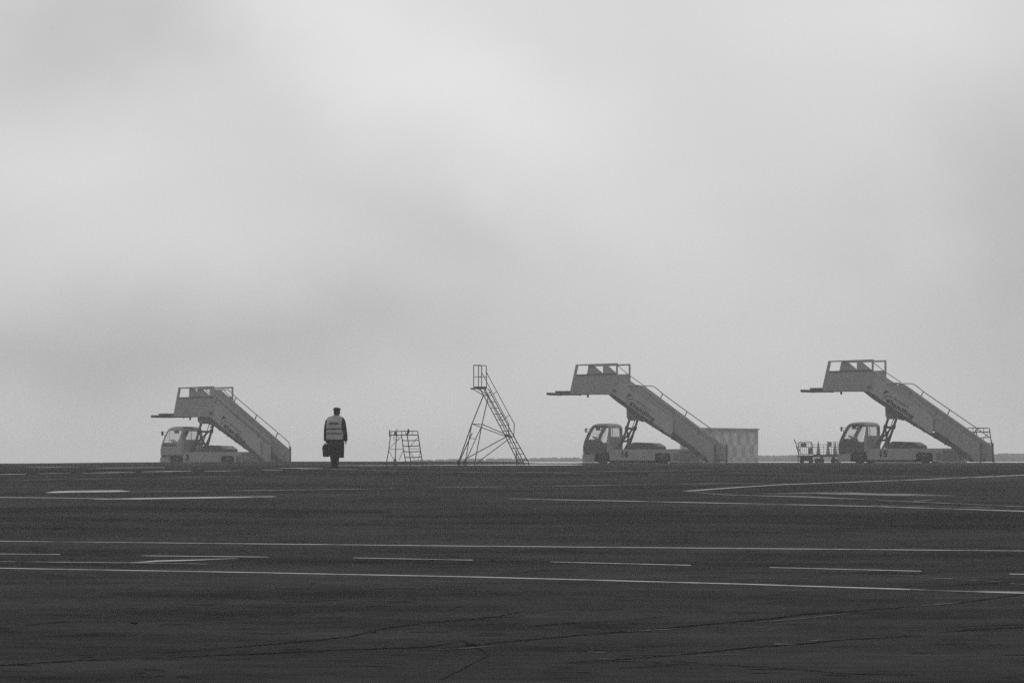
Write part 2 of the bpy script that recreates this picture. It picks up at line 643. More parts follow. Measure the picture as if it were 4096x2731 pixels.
# cracks with dark filler and chipped pale edges
CR = [
    ((1000, 1491, 0.5), (1140, 1476, 1.6), (1330, 1459, 1.4), (1480, 1447, 1.6), (1555, 1441, 3.0), (1640, 1432, 2.0), (1740, 1424, 1.4), (1850, 1410, 3.2), (1960, 1404, 1.4), (2090, 1393, 1.0), (2200, 1385, 1.2), (2352, 1364, 1.8)),
    ((1300, 1522, 0.7), (1440, 1513, 1.2), (1560, 1504, 1.0), (1650, 1495, 2.6), (1720, 1487, 1.8), (1830, 1479, 2.2), (1960, 1468, 1.2), (2120, 1460, 0.7)),
    ((370, 1500, 0.6), (560, 1485, 1.2), (700, 1473, 1.8), (800, 1462, 1.4), (880, 1444, 1.5), (960, 1432, 1.0), (1130, 1418, 1.2), (1195, 1406, 0.8)),
    ((390, 1510, 0.6), (620, 1500, 1.8), (800, 1492, 1.4), (980, 1486, 1.2), (1060, 1473, 0.8)),
    ((1060, 1470, 1.2), (1085, 1482, 2.2), (1112, 1496, 2.4), (1120, 1507, 1.6), (1075, 1530, 1.4), (1010, 1562, 1.0)),
    ((-40, 1532, 2.4), (60, 1524, 2.0), (200, 1516, 1.2), (300, 1511, 0.5)),
    ((1480, 1422, 0.4), (1290, 1432, 0.9), (1210, 1440, 0.6)),
    ((2352, 1440, 0.8), (2230, 1447, 1.2), (2150, 1453, 0.7)),
    ((1420, 1535, 0.5), (1600, 1524, 0.7), (1780, 1534, 0.8), (1960, 1548, 1.0), (2110, 1550, 0.6)),
    ((1880, 1315, 0.7), (2110, 1318, 1.6), (2160, 1314, 0.8)),
    ((2200, 1342, 0.6), (2290, 1339, 1.4), (2345, 1335, 0.7)),
    ((1040, 1357, 0.8), (1060, 1352, 0.6), (1110, 1350, 0.4)),
    ((1030, 1402, 0.9), (1060, 1392, 0.7), (1064, 1388, 0.4)),
    ((560, 1188, 0.5), (640, 1187, 0.9), (760, 1189, 0.6)),
    ((60, 1436, 0.6), (120, 1430, 1.4), (190, 1425, 0.6)),
    ((1180, 1316, 0.4), (1240, 1310, 0.8), (1330, 1309, 0.4)),
]
for c in CR:
    sheet('crack', M['crack'], d(*[(q[0], q[1], q[2] * 1.05) for q in c]), lift=0.004, step=9, jag=1.6)
CH = [((1000, 1493, 0.5), (1080, 1489, 1.3), (1140, 1484, 0.4)), ((1440, 1451, 1.0), (1530, 1446, 1.4), (1600, 1441, 0.4)),
      ((1700, 1430, 0.4), (1780, 1427, 1.2), (1860, 1419, 0.8), (1960, 1408, 0.5)), ((2100, 1394, 0.5), (2150, 1389, 1.6), (2200, 1385.5, 1.2)),
      ((1780, 1480, 1.1), (1830, 1481, 0.8)), ((1860, 1473, 0.8), (1890, 1470, 1.2)), ((1350, 1498, 0.9), (1390, 1499, 0.7)),
      ((1375, 1514, 0.9), (1410, 1515, 0.8)), ((1600, 1506, 0.5), (1690, 1504, 0.5)), ((900, 1467, 0.4), (960, 1464, 0.8))]
for c in CH:
    sheet('chipped_edge', M['chip'], d(*c), lift=0.008, step=12, jag=0.6)
# dark spots
for (px, py, a, b_) in ((308, 1431, 9, 5), (164, 1284, 5, 4), (720, 1340, 5, 3), (1083, 1480, 12, 5), (560, 1285, 4, 2), (1130, 1287, 8, 3), (860, 1452, 6, 3)):
    sheet('oil_spot', M['crack'], d((px - a, py, 0.5), (px - a * 0.3, py, b_), (px + a * 0.4, py + 0.5, b_ * 0.7), (px + a, py, 0.4)), lift=0.005, step=4, jag=0.5)
random.seed(5)
for i in range(90):
    px = random.uniform(0, 2352)
    py = 1380 + 180 * random.random() ** 0.8 if i % 3 else random.uniform(1185, 1380)
    L_ = random.uniform(12, 60)
    sheet('oil_spot', M['darkbay'], d((px - L_, py, 0.4), (px, py + random.uniform(-2, 2), random.uniform(1, 2.6)), (px + L_, py + random.uniform(-3, 3), 0.4)), lift=0.003, step=10, jag=0.7)


# water sheets added to mirror the sky, standing in for mirage streaks and wet ground
def mirage_puddle(pts, lift=0.003):
    o = sheet('mirage_puddle', M['water'], pts, lift=lift, step=10)
    return o


mirage_puddle([(1700, 1859.5, 0.4), (1760, 1859.5, 3.0), (1900, 1859, 4.0), (2150, 1858.5, 4.0), (2300, 1858.5, 2.6), (2345, 1858, 0.4)])
mirage_puddle([(1330, 1861, 0.4), (1500, 1861.5, 1.6), (1690, 1861, 1.8), (1720, 1860.5, 0.5)])
mirage_puddle([(2110, 1852, 0.4), (2150, 1852, 2.0), (2280, 1852.5, 2.6), (2330, 1852, 0.6)])
mirage_puddle([(1090, 1872, 0.4), (1200, 1872, 1.2), (1290, 1872, 0.4)])

# pale wet concrete taxiway beyond the apron, seen right of the ladders
mb = MB()
yy = [234 + 4 * i for i in range(15)]
xx = [0.003 + 0.0065 * i for i in range(30)] + [0.75]
vv = [(s * y, y, gz(s * y, y) + 0.006) for y in yy for s in xx]
ff = [(i * 31 + j, i * 31 + j + 1, (i + 1) * 31 + j + 1, (i + 1) * 31 + j) for i in range(14) for j in range(30)]
mb.add(vv, ff)
tw = mb.build('taxiway', M['wetconc'], smooth=True, recalc=False)
tw['kind'] = 'structure'

# ------------------------------------------------------------------ distant wood: one hazy mass of crowns
random.seed(3)
TOP = [(1560, 1847), (1700, 1836), (1900, 1832), (2300, 1827), (3000, 1819.5), (3400, 1816), (4096, 1811), (4500, 1810)]
mb = MB()
for i in range(3000):
    px = random.uniform(1540, 9500)
    D = random.uniform(780, 880)
    s = (px - 2048) / F
    x = s * D
    tz = CAM_Z + (HOR - lerp_tab(TOP, px)) * D / F - abs(random.gauss(0, 0.16)) - (D - 780) * 0.0
    r = random.uniform(0.8, 1.9)
    zb = gz(x, D)
    # irregular crown: low dome of jittered rings down to the ground
    n = 7
    rings = []
    for (h, k) in ((0.0, 0.5), (0.3, 1.0), (0.7, 0.95), (0.9, 0.6), (1.0, 0.1)):
        rings.append([(x + r * k * math.cos(6.283 * q / n + i) * random.uniform(0.7, 1.25), D + r * k * math.sin(6.283 * q / n + i) * random.uniform(0.7, 1.25),
                       zb - 0.2 + (tz - zb + 0.2) * h - random.uniform(0, 0.12)) for q in range(n)])
    mb.loft(rings)
wood = mb.build('distant_wood', M['tree'], smooth=False, recalc=False)
wood['kind'] = 'stuff'
wood['label'] = 'hazy low line of trees and scrub along the far edge of the airfield'


# ------------------------------------------------------------------ passenger stair trucks
def C1(X, Y, v=-0.9):
    """side-on measurements of the middle truck turned into metres along (u) and above ground (z)"""
    sx, sy = 2150 + X * 0.40391, 1400 + Y * 0.40391
    return ((sx - 2354.75 - 27.5 * v) / 69.8, (1853 - sy) / 75.0)


def C3(X, Y, v=-0.9):
    sx, sy = 2320 + X / 6.533, 1680 + Y / 6.533
    return ((sx - 2354.75 - 27.5 * v) / 69.8, (1853 - sy) / 75.0)


def C4(X, Y, v=-0.9):
    sx, sy = 2470 + X / 8.709, 1540 + Y / 8.709
    return ((sx - 2354.75 - 27.5 * v) / 69.8, (1853 - sy) / 75.0)


def inside(p, poly):
    x, y = p
    c = False
    j = len(poly) - 1
    for i in range(len(poly)):
        xi, yi = poly[i]
        xj, yj = poly[j]
        if (yi > y) != (yj > y) and x < (xj - xi) * (y - yi) / (yj - yi) + xi:
            c = not c
        j = i
    return c


FRONT = [(0.60, 0.04), (0.72, 0.01), (0.92, 0.02), (1.16, 0.075), (1.45, 0.195), (1.71, 0.325), (1.90, 0.44), (1.98, 0.50), (2.06, 0.59), (2.12, 0.74), (2.145, 0.95)]


def cab_shell(parent, open_door):
    mb = MB()
    zs = [0.60 + 0.02 * i for i in range(0, 71)]
    ur_full, wv = 1.60, 1.0
    rings = []
    nper = 0

    def ring(z, inset=0.0):
        uf = lerp_lin(FRONT, z) + inset
        t = max(0.0, (z - 1.86) / 0.26)
        t = min(t, 1.0)
        round_ = 0.22 * (1 - math.sqrt(max(0.0, 1 - t * t)))
        ur = ur_full - round_ - inset
        w = wv - 0.05 * ss(1.0, 2.0, z) - round_ * 0.8 - inset
        r = 0.15
        pts = []
        # fixed number of points per side so rings line up
        segs = []

        def line(a, b, n):
            for i in range(n):
                q = i / n
                segs.append((a[0] + (b[0] - a[0]) * q, a[1] + (b[1] - a[1]) * q))

        def arc(cx, cy, a0, n):
            for i in range(n):
                a = R(a0 + 90 * i / n)
                segs.append((cx + r * math.cos(a), cy + r * math.sin(a)))
        line((uf + r, -w), (ur - r, -w), 60)
        arc(ur - r, -w + r, -90, 8)
        line((ur, -w + r), (ur, w - r), 70)
        arc(ur - r, w - r, 0, 8)
        line((ur - r, w), (uf + r, w), 60)
        arc(uf + r, w - r, 90, 8)
        line((uf, w - r), (uf, -w + r), 70)
        arc(uf + r, -w + r, 180, 8)
        return [(a, b, z) for a, b in segs]

    for z in zs:
        rings.append(ring(z))
    z_top = 2.0
    zt = [2.02, 2.05, 2.08, 2.10, 2.12, 2.135]
    rings = [ring(z) for z in zs if z <= 2.0] + [ring(z) for z in zt]
    # close the roof
    last = rings[-1]
    cu = sum(p[0] for p in last) / len(last)
    for k, z in ((0.6, 2.145), (0.25, 2.15), (0.02, 2.15)):
        rings.append([(cu + (p[0] - cu) * k, p[1] * k, z) for p in last])
    n = len(rings[0])
    if open_door:
        near = [C3(*p, -1.0) for p in ((215, 505), (300, 300), (385, 172), (735, 168), (735, 260), (692, 595), (552, 600), (545, 505))]
    else:
        near = [(0.24, 1.06), (0.24, 1.25), (0.41, 1.58), (0.60, 1.915), (1.48, 1.93), (1.50, 1.88), (1.36, 1.45), (1.20, 1.25), (1.18, 1.06)]
    far = [(0.27, 1.10), (0.27, 1.25), (0.43, 1.58), (0.62, 1.915), (1.32, 1.93), (1.38, 1.88), (1.38, 1.16), (1.32, 1.10)]
    vs = [p for r_ in rings for p in r_]
    fs, mis = [], []
    for i in range(len(rings) - 1):
        for j in range(n):
            k = (j + 1) % n
            q = (i * n + j, i * n + k, (i + 1) * n + k, (i + 1) * n + j)
            c = [sum(vs[a][b] for a in q) / 4 for b in range(3)]
            u, v, z = c
            cut = False
            if v < -0.70 and inside((u, z), near) and j < 64:
                cut = True
            if v > 0.80 and 130 < j < 212 and inside((u, z), far):
                cut = True
            if 64 < j < 142 and -0.80 < v < 0.72 and 1.43 < z < 1.90:
                cut = True
            if j > 212 and z > 1.27 and z < 1.95 and abs(v) < 0.88:
                cut = True
            if not cut:
                fs.append(q)
                mis.append(2 if (open_door and v < -0.80 and 0.10 < u < 1.45 and z < 2.04 and z > 0.62) else 0)
    # double skin so the inside is dark
    mb.add(vs, fs, 0)
    mb.mi = mis
    cab = mb.build('cab', [M['paint2'], M['interior'], M['door']], parent, smooth=True, recalc=False)
    md = cab.modifiers.new('skin', 'SOLIDIFY')
    md.thickness = 0.035
    md.offset = -1
    md.material_offset = 0
    md.material_offset_rim = 0
    return cab


def lerp_lin(tab, x):
    if x <= tab[0][0]:
        return tab[0][1]
    for (a, va), (b, vb) in zip(tab, tab[1:]):
        if x <= b:
            return va + (vb - va) * (x - a) / (b - a)
    return tab[-1][1]


def flip(poly, f):
    return [f(p) for p in poly]


def stair_truck(px_front, D, psi, slide, number, open_door, label, scale=(1, 1, 1), dz=0.0, ext=0.0):
    # local axes: x along the truck (front at 0), y across (near side negative), z up
    a = psi
    x_front = (px_front - 2048.0) / F * D          # near front corner
    loc = Vector((x_front, D, 0))
    ax = Vector((math.cos(a), -math.sin(a), 0))
    ay = Vector((math.sin(a), math.cos(a), 0))
    o = loc + ay * 0.9
    mid = o + ax * 3.5
    o.z = gz(mid.x, mid.y) + dz
    root = thing('passenger_stair_truck', label, 'stair truck', o, -a, 'mobile passenger stair trucks parked in a row')
    su, sz = slide

    def U(pts):
        return [(p[0] + su, p[1] + sz) for p in pts]

    # ---- chassis: side skirts with wheel arches, deck, core
    def arch(xc):
        w = 0.44
        u = C1(xc, 1015)[0]
        return [(u - w, 0.16), (u - w, 0.44), (u - w + 0.07, 0.53), (u - w + 0.16, 0.56), (u + w - 0.16, 0.56), (u + w - 0.07, 0.53), (u + w, 0.44), (u + w, 0.16)], u
    a1, u1 = arch(641)
    a2, u2 = arch(1239)
    skirt = [C1(449, 1108), C1(447, 1035), C1(515, 1030), C1(530, 1003), C1(560, 986), C1(600, 981), C1(1100, 980), C1(1560, 977), C1(1625, 1010), C1(1650, 1108)]
    skirt = [(p[0], max(p[1], 0.07)) for p in skirt]
    bottom = [(u2 + 0.44, 0.07)] + [(p[0], p[1]) for p in a2[::-1][1:-1]] + [(u2 - 0.44, 0.18), (u1 + 0.44, 0.18)] + [(p[0], p[1]) for p in a1[::-1][1:-1]] + [(u1 - 0.44, 0.07)]
    loop = skirt + bottom
    mb = MB()
    mb.plate([loop], -0.92, -0.86)
    mb.plate([loop], 0.86, 0.92)
    mb.box(0.06, 6.2, -0.86, 0.86, 0.58, 0.735)
    mb.box(0.02, 0.14, -0.86, 0.86, 0.14, 0.60)
    mb.box(u1 + 0.5, u2 - 0.5, -0.6, 0.6, 0.16, 0.58)
    mb.box(u2 + 0.5, 6.1, -0.6, 0.6, 0.16, 0.58)
    ch = mb.build('chassis', M['paint2'], root)
    mb = MB()
    for (xa, xb) in ((725, 915), (972, 1015), (1052, 1145)):
        mb.box(C1(xa, 0)[0], C1(xb, 0)[0], -0.90, 0.84, 0.05, 0.19)
    mb.box(u2 + 0.75, u2 + 1.6, -0.90, 0.84, 0.05, 0.15)
    mb.build('underframe', M['black'], ch)
    mb = MB()
    mb.tube([(-0.07, -0.7, 0.38), (0.03, -0.7, 0.38)], 0.045, 8)
    mb.tube([(-0.07, 0.7, 0.38), (0.03, 0.7, 0.38)], 0.045, 8)
    mb.box(-0.03, 0.03, -0.85, 0.85, 0.30, 0.46)
    mb.build('front_bumper', M['steel'], ch)
    # step and hinge panels at the back of the chassis
    mb = MB()
    mb.box(u2 + 0.62, u2 + 0.90, -0.935, -0.92, 0.18, 0.55)
    mb.box(u2 + 0.95, u2 + 2.05, -0.930, -0.92, 0.12, 0.68)
    mb.build('locker_door', M['frame'], ch)
    # wheel wells and wheels
    for uu in (u1, u2):
        mb = MB()
        mb.box(uu - 0.46, uu + 0.46, -0.50, 0.50, 0.30, 0.575)
        mb.build('wheel_well', M['black'], ch)
        for sv in (-1, 1):
            mb = MB()
            prof = [(0.20, 0.0), (0.34, 0.0), (0.375, 0.03), (0.375, 0.20), (0.34, 0.235), (0.20, 0.235)]
            nn = 28
            rings = []
            for (rr, ww) in prof:
                rings.append([(uu + rr * math.cos(6.2832 * k / nn), sv * (0.86 - ww), 0.375 + rr * math.sin(6.2832 * k / nn)) for k in range(nn)])
            mb.loft(rings)
            wh = mb.build('wheel', M['black'], root, smooth=True)
            mb = MB()
            rings = []
            for (rr, ww) in ((0.20, -0.004), (0.17, 0.03), (0.09, 0.035), (0.08, -0.01), (0.02, -0.02)):
                rings.append([(uu + rr * math.cos(6.2832 * k / nn), sv * (0.86 - ww), 0.375 + rr * math.sin(6.2832 * k / nn)) for k in range(nn)])
            mb.loft(rings)
            mb.build('rim', M['steel'], wh, smooth=True)
    # fleet number
    nw = C3(1075, 960)
    if len(number) == 2:
        text_mesh(number, 0.46, 'fleet_number', M['letter'], ch, (nw[0] - 0.02, -0.926, nw[1]), (1, 0, 0), (0, 0, 1), bold=0.02)
    else:
        text_mesh(number, 0.46, 'fleet_number', M['letter'], ch, (1.78, -0.926, 0.31), (1, 0, 0), (0, 0, 1), bold=0.02)
    # ---- cab
    cab = cab_shell(root, open_door)
    for (nm, pts, v0, v1) in (('side_window', [(0.21, 1.07), (0.21, 1.28), (0.36, 1.58), (0.54, 1.92), (1.33, 1.92), (1.36, 1.86), (1.36, 1.12), (1.30, 1.07)], 0.955, 0.963),):
        mb = MB()
        mb.plate([pts], v0, v1)
        mb.build(nm, M['glass'], cab)
    if True:
        mb = MB()
        mb.plate([[(0.23, 1.07), (0.19, 1.27), (0.35, 1.58), (0.53, 1.92), (1.42, 1.93), (1.44, 1.87), (1.38, 1.45), (1.22, 1.25), (1.20, 1.07)]], -0.963, -0.955)
        mb.build('side_window', M['glass'], cab)
    if not open_door:
        mb = MB()
        mb.bar((0.66, -0.95, 1.28), (0.66, -0.95, 1.92), 0.012, 0.018)
        mb.build('window_divider', M['black'], cab)
    mb = MB()
    mb.box(1.565, 1.575, -0.80, 0.72, 1.43, 1.90)
    mb.build('rear_window', M['glass'], cab)
    mb = MB()
    mb.bar((1.57, -0.52 if open_door else -0.15, 1.43), (1.57, -0.52 if open_door else -0.15, 1.90), 0.03, 0.02)
    mb.build('window_divider', M['black'], cab)
    mb = MB()
    mb.add([(0.15, -0.86, 1.27), (0.15, 0.86, 1.27), (0.46, 0.84, 1.94), (0.46, -0.84, 1.94)], [(0, 1, 2, 3)])
    mb.build('windscreen', M['glass'], cab, recalc=False)
    # interior
    mb = MB()
    mb.box(0.10, 0.42, -0.92, 0.92, 0.74, 1.22, ch=0.04)
    mb.box(0.22, 1.50, -0.90, 0.90, 0.76, 0.80)
    mb.build('dashboard', M['interior'], cab)
    for sv in (-0.42, 0.42):
        mb = MB()
        mb.box(0.85, 1.30, sv - 0.24, sv + 0.24, 0.80, 1.12, ch=0.05)
        mb.build('seat', M['interior'], cab)
    mb = MB()
    mb.box(1.30, 1.44, -0.66, 0.10, 0.86, 1.30, ch=0.04)
    mb.build('seat_back', M['interior'], cab)
    mb = MB()
    cx, cz = 0.56, 1.36
    ring_pts = []
    for k in range(21):
        q = 6.2832 * k / 20
        ring_pts.append((cx + 0.17 * math.cos(q) * 0.86, -0.42 + 0.19 * math.sin(q), cz - 0.17 * math.cos(q) * 0.42))
    mb.tube(ring_pts, 0.022, 6)
    mb.tube([(cx, -0.42, cz), (0.40, -0.42, 1.08)], 0.03, 6)
    mb.tube([ring_pts[5], ring_pts[15]], 0.012, 6)
    mb.build('steering_wheel', M['black'], cab)
    mb = MB()
    mb.box(0.52, 0.66, -0.30, -0.02, 1.78, 1.93, ch=0.01)
    mb.build('sun_visor', M['interior'], cab)
    mb = MB()
    mb.tube([(0.26, 0.25, 1.30), (0.50, 0.55, 1.72)], 0.010, 6)
    mb.build('wiper', M['black'], cab)
    for sv in (-1, 1):
        mb = MB()
        ub = 0.26 if sv < 0 else 0.30
        mb.tube([(0.44, sv * 0.92, 1.86), (ub + 0.1, sv * 1.02, 1.84), (ub, sv * 1.06, 1.80)], 0.014, 6)
        mb.tube([(0.33, sv * 0.94, 1.62), (ub + 0.08, sv * 1.02, 1.76)], 0.012, 6)
        mb.box(ub - 0.02, ub + 0.03, sv * 1.06 - 0.07, sv * 1.06 + 0.07, 1.66, 1.90, ch=0.01)
        mb.box(ub - 0.09, ub + 0.06, sv * 1.06 - 0.02, sv * 1.06 + 0.02, 1.79, 1.82)
        mb.build('mirror', M['steel'], cab)
    # ---- engine cover behind the cab
    mb = MB()
    vE = -0.62
    pts = [C1(882, 980, vE), C1(882, 935, vE), C1(905, 930, vE), C1(932, 922, vE), C1(950, 911, vE), C1(1130, 918, vE), C1(1186, 953, vE), C1(1188, 980, vE)]
    pts = [(p[0], max(p[1], 0.735)) for p in pts]
    w2 = 0.62
    mb.plate([pts], -w2, w2)
    mb.build('engine_cover', M['steel'], root)
    # ---- lift frame
    lf = MB()
    zb, zt_ = 0.74, 2.36
    ub, ut = 2.02, 2.58
    vf = 0.58

    def leg(v, z):
        q = (z - zb) / (zt_ - zb)
        return (ub + (ut - ub) * q, v, z)
    for v in (-vf, vf):
        lf.bar(leg(v, zb), leg(v, zt_), 0.09, 0.10)
        lf.bar(leg(v, 1.80), leg(v, 1.98), 0.12, 0.17)
    lf.bar(leg(-vf - 0.16, 1.87), leg(vf + 0.06, 1.87), 0.09, 0.11)
    lf.bar(leg(-vf - 0.05, 1.20), leg(vf + 0.04, 1.20), 0.09, 0.11)
    lf.bar(leg(-vf, 1.22), leg(vf * 0.55, 1.86), 0.06, 0.07)
    lf.bar(leg(-vf, 1.86), leg(vf * 0.45, 1.22), 0.06, 0.07)
    lf.bar((1.82, -vf, zb), leg(-vf, 1.55), 0.08, 0.10)
    lf.bar((1.82, vf, zb), leg(vf, 1.55), 0.08, 0.10)
    lo = lf.build('lift_frame', M['steel'], root)
    mb = MB()
    mb.tube([leg(0.05, 1.25), leg(0.15, 1.9)], 0.045, 8)
    mb.tube([leg(0.15, 1.9), (2.62, 0.2, 2.42)], 0.022, 8)
    mb.tube([(2.58, 0.24, 2.12), (2.66, 0.24, 2.16)], 0.03, 6)
    mb.build('hydraulic_cylinder', M['steel'], lo)
    mb = MB()
    br = [(2.50, 2.96), (2.52, 2.44), (2.60, 2.36), (2.75, 2.28), (3.20, 2.28), (3.46, 2.20), (3.46, 2.45)]
    mb.plate([br], -0.84, -0.78)
    mb.plate([br], 0.78, 0.84)
    mb.box(2.56, 3.2, -0.80, 0.80, 2.32, 2.42)
    mb.box(2.53, 2.60, -0.79, 0.79, 2.42, 2.80)
    mb.build('mounting_bracket', M['frame'], root)

    # ---- lower flight, fixed to the chassis
    lower = [C1(1014, 374, 0.9), C1(1014, 352, 0.9), C1(1062, 350, 0.9), C1(1822, 922, 0.9), C1(1868, 950, 0.9), C1(1868, 1108, 0.9), C1(1815, 1108, 0.9), C1(1440, 800, 0.9), C1(1100, 540, 0.9)]
    lower = [(p[0], max(p[1], 0.09)) for p in lower]
    for sv in (-1, 1):
        mb = MB()
        mb.plate([lower], sv * 0.84 - 0.015, sv * 0.84 + 0.015)
        pan = mb.build('lower_side_panel', M['paint2'], root)
        # dark stringer along the foot of the panel
        mb = MB()
        s0, s1 = C1(1332, 826, -0.9), C1(1652, 1073, -0.9)
        mb.bar((s0[0], sv * 0.925, s0[1]), (s1[0], sv * 0.925, s1[1]), 0.05, 0.23)
        mb.build('stringer', M['steel'], root)
        # long beam under the flight
        mb = MB()
        b1, b2 = C1(905, 590, -0.9), C1(1470, 946, -0.9)
        mb.bar((b1[0], sv * 0.86, b1[1]), (b2[0], sv * 0.86, b2[1]), 0.06, 0.205)
        for k in range(6):
            q = (k + 0.5) / 6
            mb.box(b1[0] + (b2[0] - b1[0]) * q - 0.03, b1[0] + (b2[0] - b1[0]) * q + 0.03, sv * 0.86 - 0.04, sv * 0.86 + 0.04,
                   b1[1] + (b2[1] - b1[1]) * q - 0.15, b1[1] + (b2[1] - b1[1]) * q + 0.05)
        mb.build('support_beam', M['steel'], root)
        # end post
        mb = MB()
        pe = C1(1868, 1000, 0.9)[0]
        mb.box(pe - 0.03, pe + 0.05, sv * 0.87 - 0.04, sv * 0.87 + 0.04, 0.06, 1.05)
        mb.build('end_post', M['steel'], root)
        # handrail
        hr = [C1(*p, 0.9) for p in ((962, 347), (1000, 351), (1060, 350), (1120, 350), (1150, 356), (1180, 375), (1240, 428), (1480, 605), (1700, 765), (1852, 880), (1866, 935))]
        mb = MB()
        mb.tube([(p[0], sv * 0.87, p[1]) for p in hr], 0.027, 8)
        rail = mb.build('handrail', M['paint2'], root)
        for (p, q) in (((1242, 430), (1218, 472)), ((1482, 606), (1458, 655)), ((1726, 788), (1702, 832))):
            mb = MB()
            mb.bar((*[C1(*p, 0.9)[0]], sv * 0.87, C1(*p, 0.9)[1]), (C1(*q, 0.9)[0], sv * 0.85, C1(*q, 0.9)[1] - 0.04), 0.03, 0.05)
            mb.build('rail_bracket', M['frame'], rail)
    # steps of the lower flight
    mb = MB()
    nst = 20
    for k in range(nst):
        q = k / (nst - 1)
        u = 2.75 + (7.05 - 2.75) * q
        z = 3.30 + (0.22 - 3.30) * q
        mb.box(u - 0.16, u + 0.13, -0.80, 0.80, z - 0.03, z + 0.02)
        mb.box(u + 0.10, u + 0.125, -0.80, 0.80, z - 0.15, z - 0.03)
    mb.build('lower_flight_steps', M['steel'], root)

    # ---- upper flight and platform, sliding on the lower one
    up = U([C1(799, 300), C1(1338, 684), C1(1342, 800), C1(1320, 851), C1(917, 562), C1(745, 437), C1(799, 436)])
    for sv in (-1, 1):
        mb = MB()
        mb.plate([up], sv * 0.91 - 0.015, sv * 0.91 + 0.015)
        panel = mb.build('upper_side_panel', M['paint'], root)
        mb = MB()
        e = U([C1(750, 441), C1(1320, 852)])
        mb.bar((e[0][0] + 0.02, sv * 0.915, e[0][1] + 0.015), (e[1][0] - 0.02, sv * 0.915, e[1][1] + 0.015), 0.05, 0.05)
        mb.build('panel_edge', M['frame'], panel)
        # dark rail under the upper flight
        mb = MB()
        e = U([C1(700, 438), C1(760, 438), C1(917, 555), C1(1000, 610), C1(985, 650), C1(917, 602), C1(792, 515)])
        mb.plate([e], sv * 0.875 - 0.02, sv * 0.875 + 0.01)
        mb.build('slide_rail', M['steel'], root)
        # text: each side carries the same wording, the far side's faces away
        if sv < 0:
            th = math.atan2(-0.705, 1)
            xd = (math.cos(th), 0, math.sin(th))
            yd = (-math.sin(th), 0, math.cos(th))
            vy = -0.929
            th = math.atan2(-0.655, 1)
            xd = (math.cos(th), 0, math.sin(th))
            yd = (-math.sin(th), 0, math.cos(th))
            p = U([C4(530, 772)])[0]
            text_mesh('handling', 0.335, 'lettering', M['letter'], panel, (p[0], vy, p[1] + 0.03), xd, yd, bold=0.012, wscale=1.14, space=1.12)
            p = U([C4(655, 600)])[0]
            text_mesh('aeroport', 0.22, 'lettering', M['letter_pale'], panel, (p[0], vy, p[1] + 0.02), xd, yd, bold=0.003, wscale=1.1, space=1.06)
            mb = MB()
            for poly in ([(310, 440), (395, 300), (425, 285), (515, 352), (480, 372), (420, 372), (350, 432)],
                         [(280, 560), (360, 515), (425, 470), (448, 478), (375, 530), (300, 562)],
                         [(440, 462), (520, 480), (640, 518), (632, 534), (520, 500), (440, 480)],
                         [(350, 560), (455, 590), (570, 618), (540, 662), (500, 745), (420, 665), (470, 612), (400, 588)]):
                mb.plate([U([C4(*q) for q in poly])], vy - 0.003, vy)
            mb.build('logo', M['letter'], panel)
            p = U([C1(742, 398)])[0]
            mb = MB()
            mb.box(p[0], p[0] + 0.24, vy - 0.003, vy, p[1] - 0.07, p[1] + 0.04)
            mb.build('sticker', M['letter_pale'], panel)
        # platform side with its open frame
        outer = U([C1(325, 396), C1(380, 140), C1(797, 130), C1(797, 436), C1(700, 436), C1(355, 433), C1(325, 431)])
        hole = U([C1(386, 240), C1(404, 152), C1(780, 147), C1(780, 232)])
        mb = MB()
        mb.plate([outer, hole], sv * 0.90 - 0.02, sv * 0.90 + 0.02)
        ps = mb.build('platform_side', M['paint2'], root)
        mb = MB()
        e = U([C1(386, 243), C1(782, 235)])
        mb.bar((e[0][0], sv * 0.93, e[0][1]), (e[1][0], sv * 0.93, e[1][1]), 0.03, 0.05)
        mb.build('rail', M['steel'], ps)
        # gusset panel standing inside the frame
        off = 0.0 if sv < 0 else 0.0
        gs = [C1(498, 150), C1(553, 148), C1(650, 232), C1(650, 300), C1(498, 300)]
        if sv > 0:
            gs = [C1(650, 150, 0.9), C1(703, 148, 0.9), C1(800, 232, 0.9), C1(800, 300, 0.9), C1(650, 300, 0.9)]
        mb = MB()
        mb.plate([U(gs)], sv * 0.84 - 0.012, sv * 0.84 + 0.012)
        mb.build('gusset_panel', M['paint2'], root)
        # handrail from platform down the upper flight
        hr = U([C1(*p, 0.9) for p in ((800, 150), (900, 236), (1060, 348))])
        mb = MB()
        if su > 1:
            hr = hr[:2]
        mb.tube([(p[0], sv * 0.86, p[1]) for p in hr], 0.022, 8)
        mb.build('handrail', M['paint2'], root)
    # platform floor, deck extension and pegs
    mb = MB()
    f0, f1 = U([C1(330, 425), C1(792, 425)])
    mb.box(f0[0] + 0.02, f1[0], -0.88, 0.88, f0[1] - 0.02, f0[1] + 0.10)
    mb.box(f0[0] + 0.1, f0[0] + 0.2, -0.88, 0.88, f0[1] - 0.06, f0[1] - 0.02)
    fl = mb.build('platform_floor', M['frame'], root)
    mb = MB()
    e0, e1 = U([C1(96, 428), C1(325, 424)])
    mb.box(e0[0] - ext, e1[0] - 0.08, -0.85, 0.85, e0[1] - 0.06, e0[1] + 0.055)
    mb.box(e0[0] + 0.40 - ext, e1[0] + 0.1, -0.80, 0.80, e0[1] + 0.058, e0[1] + 0.155)
    mb.tube([(e0[0] - ext, -0.9, e0[1]), (e0[0] - ext, 0.9, e0[1])], 0.075, 10)
    mb.build('docking_bumper', M['steel'], root)
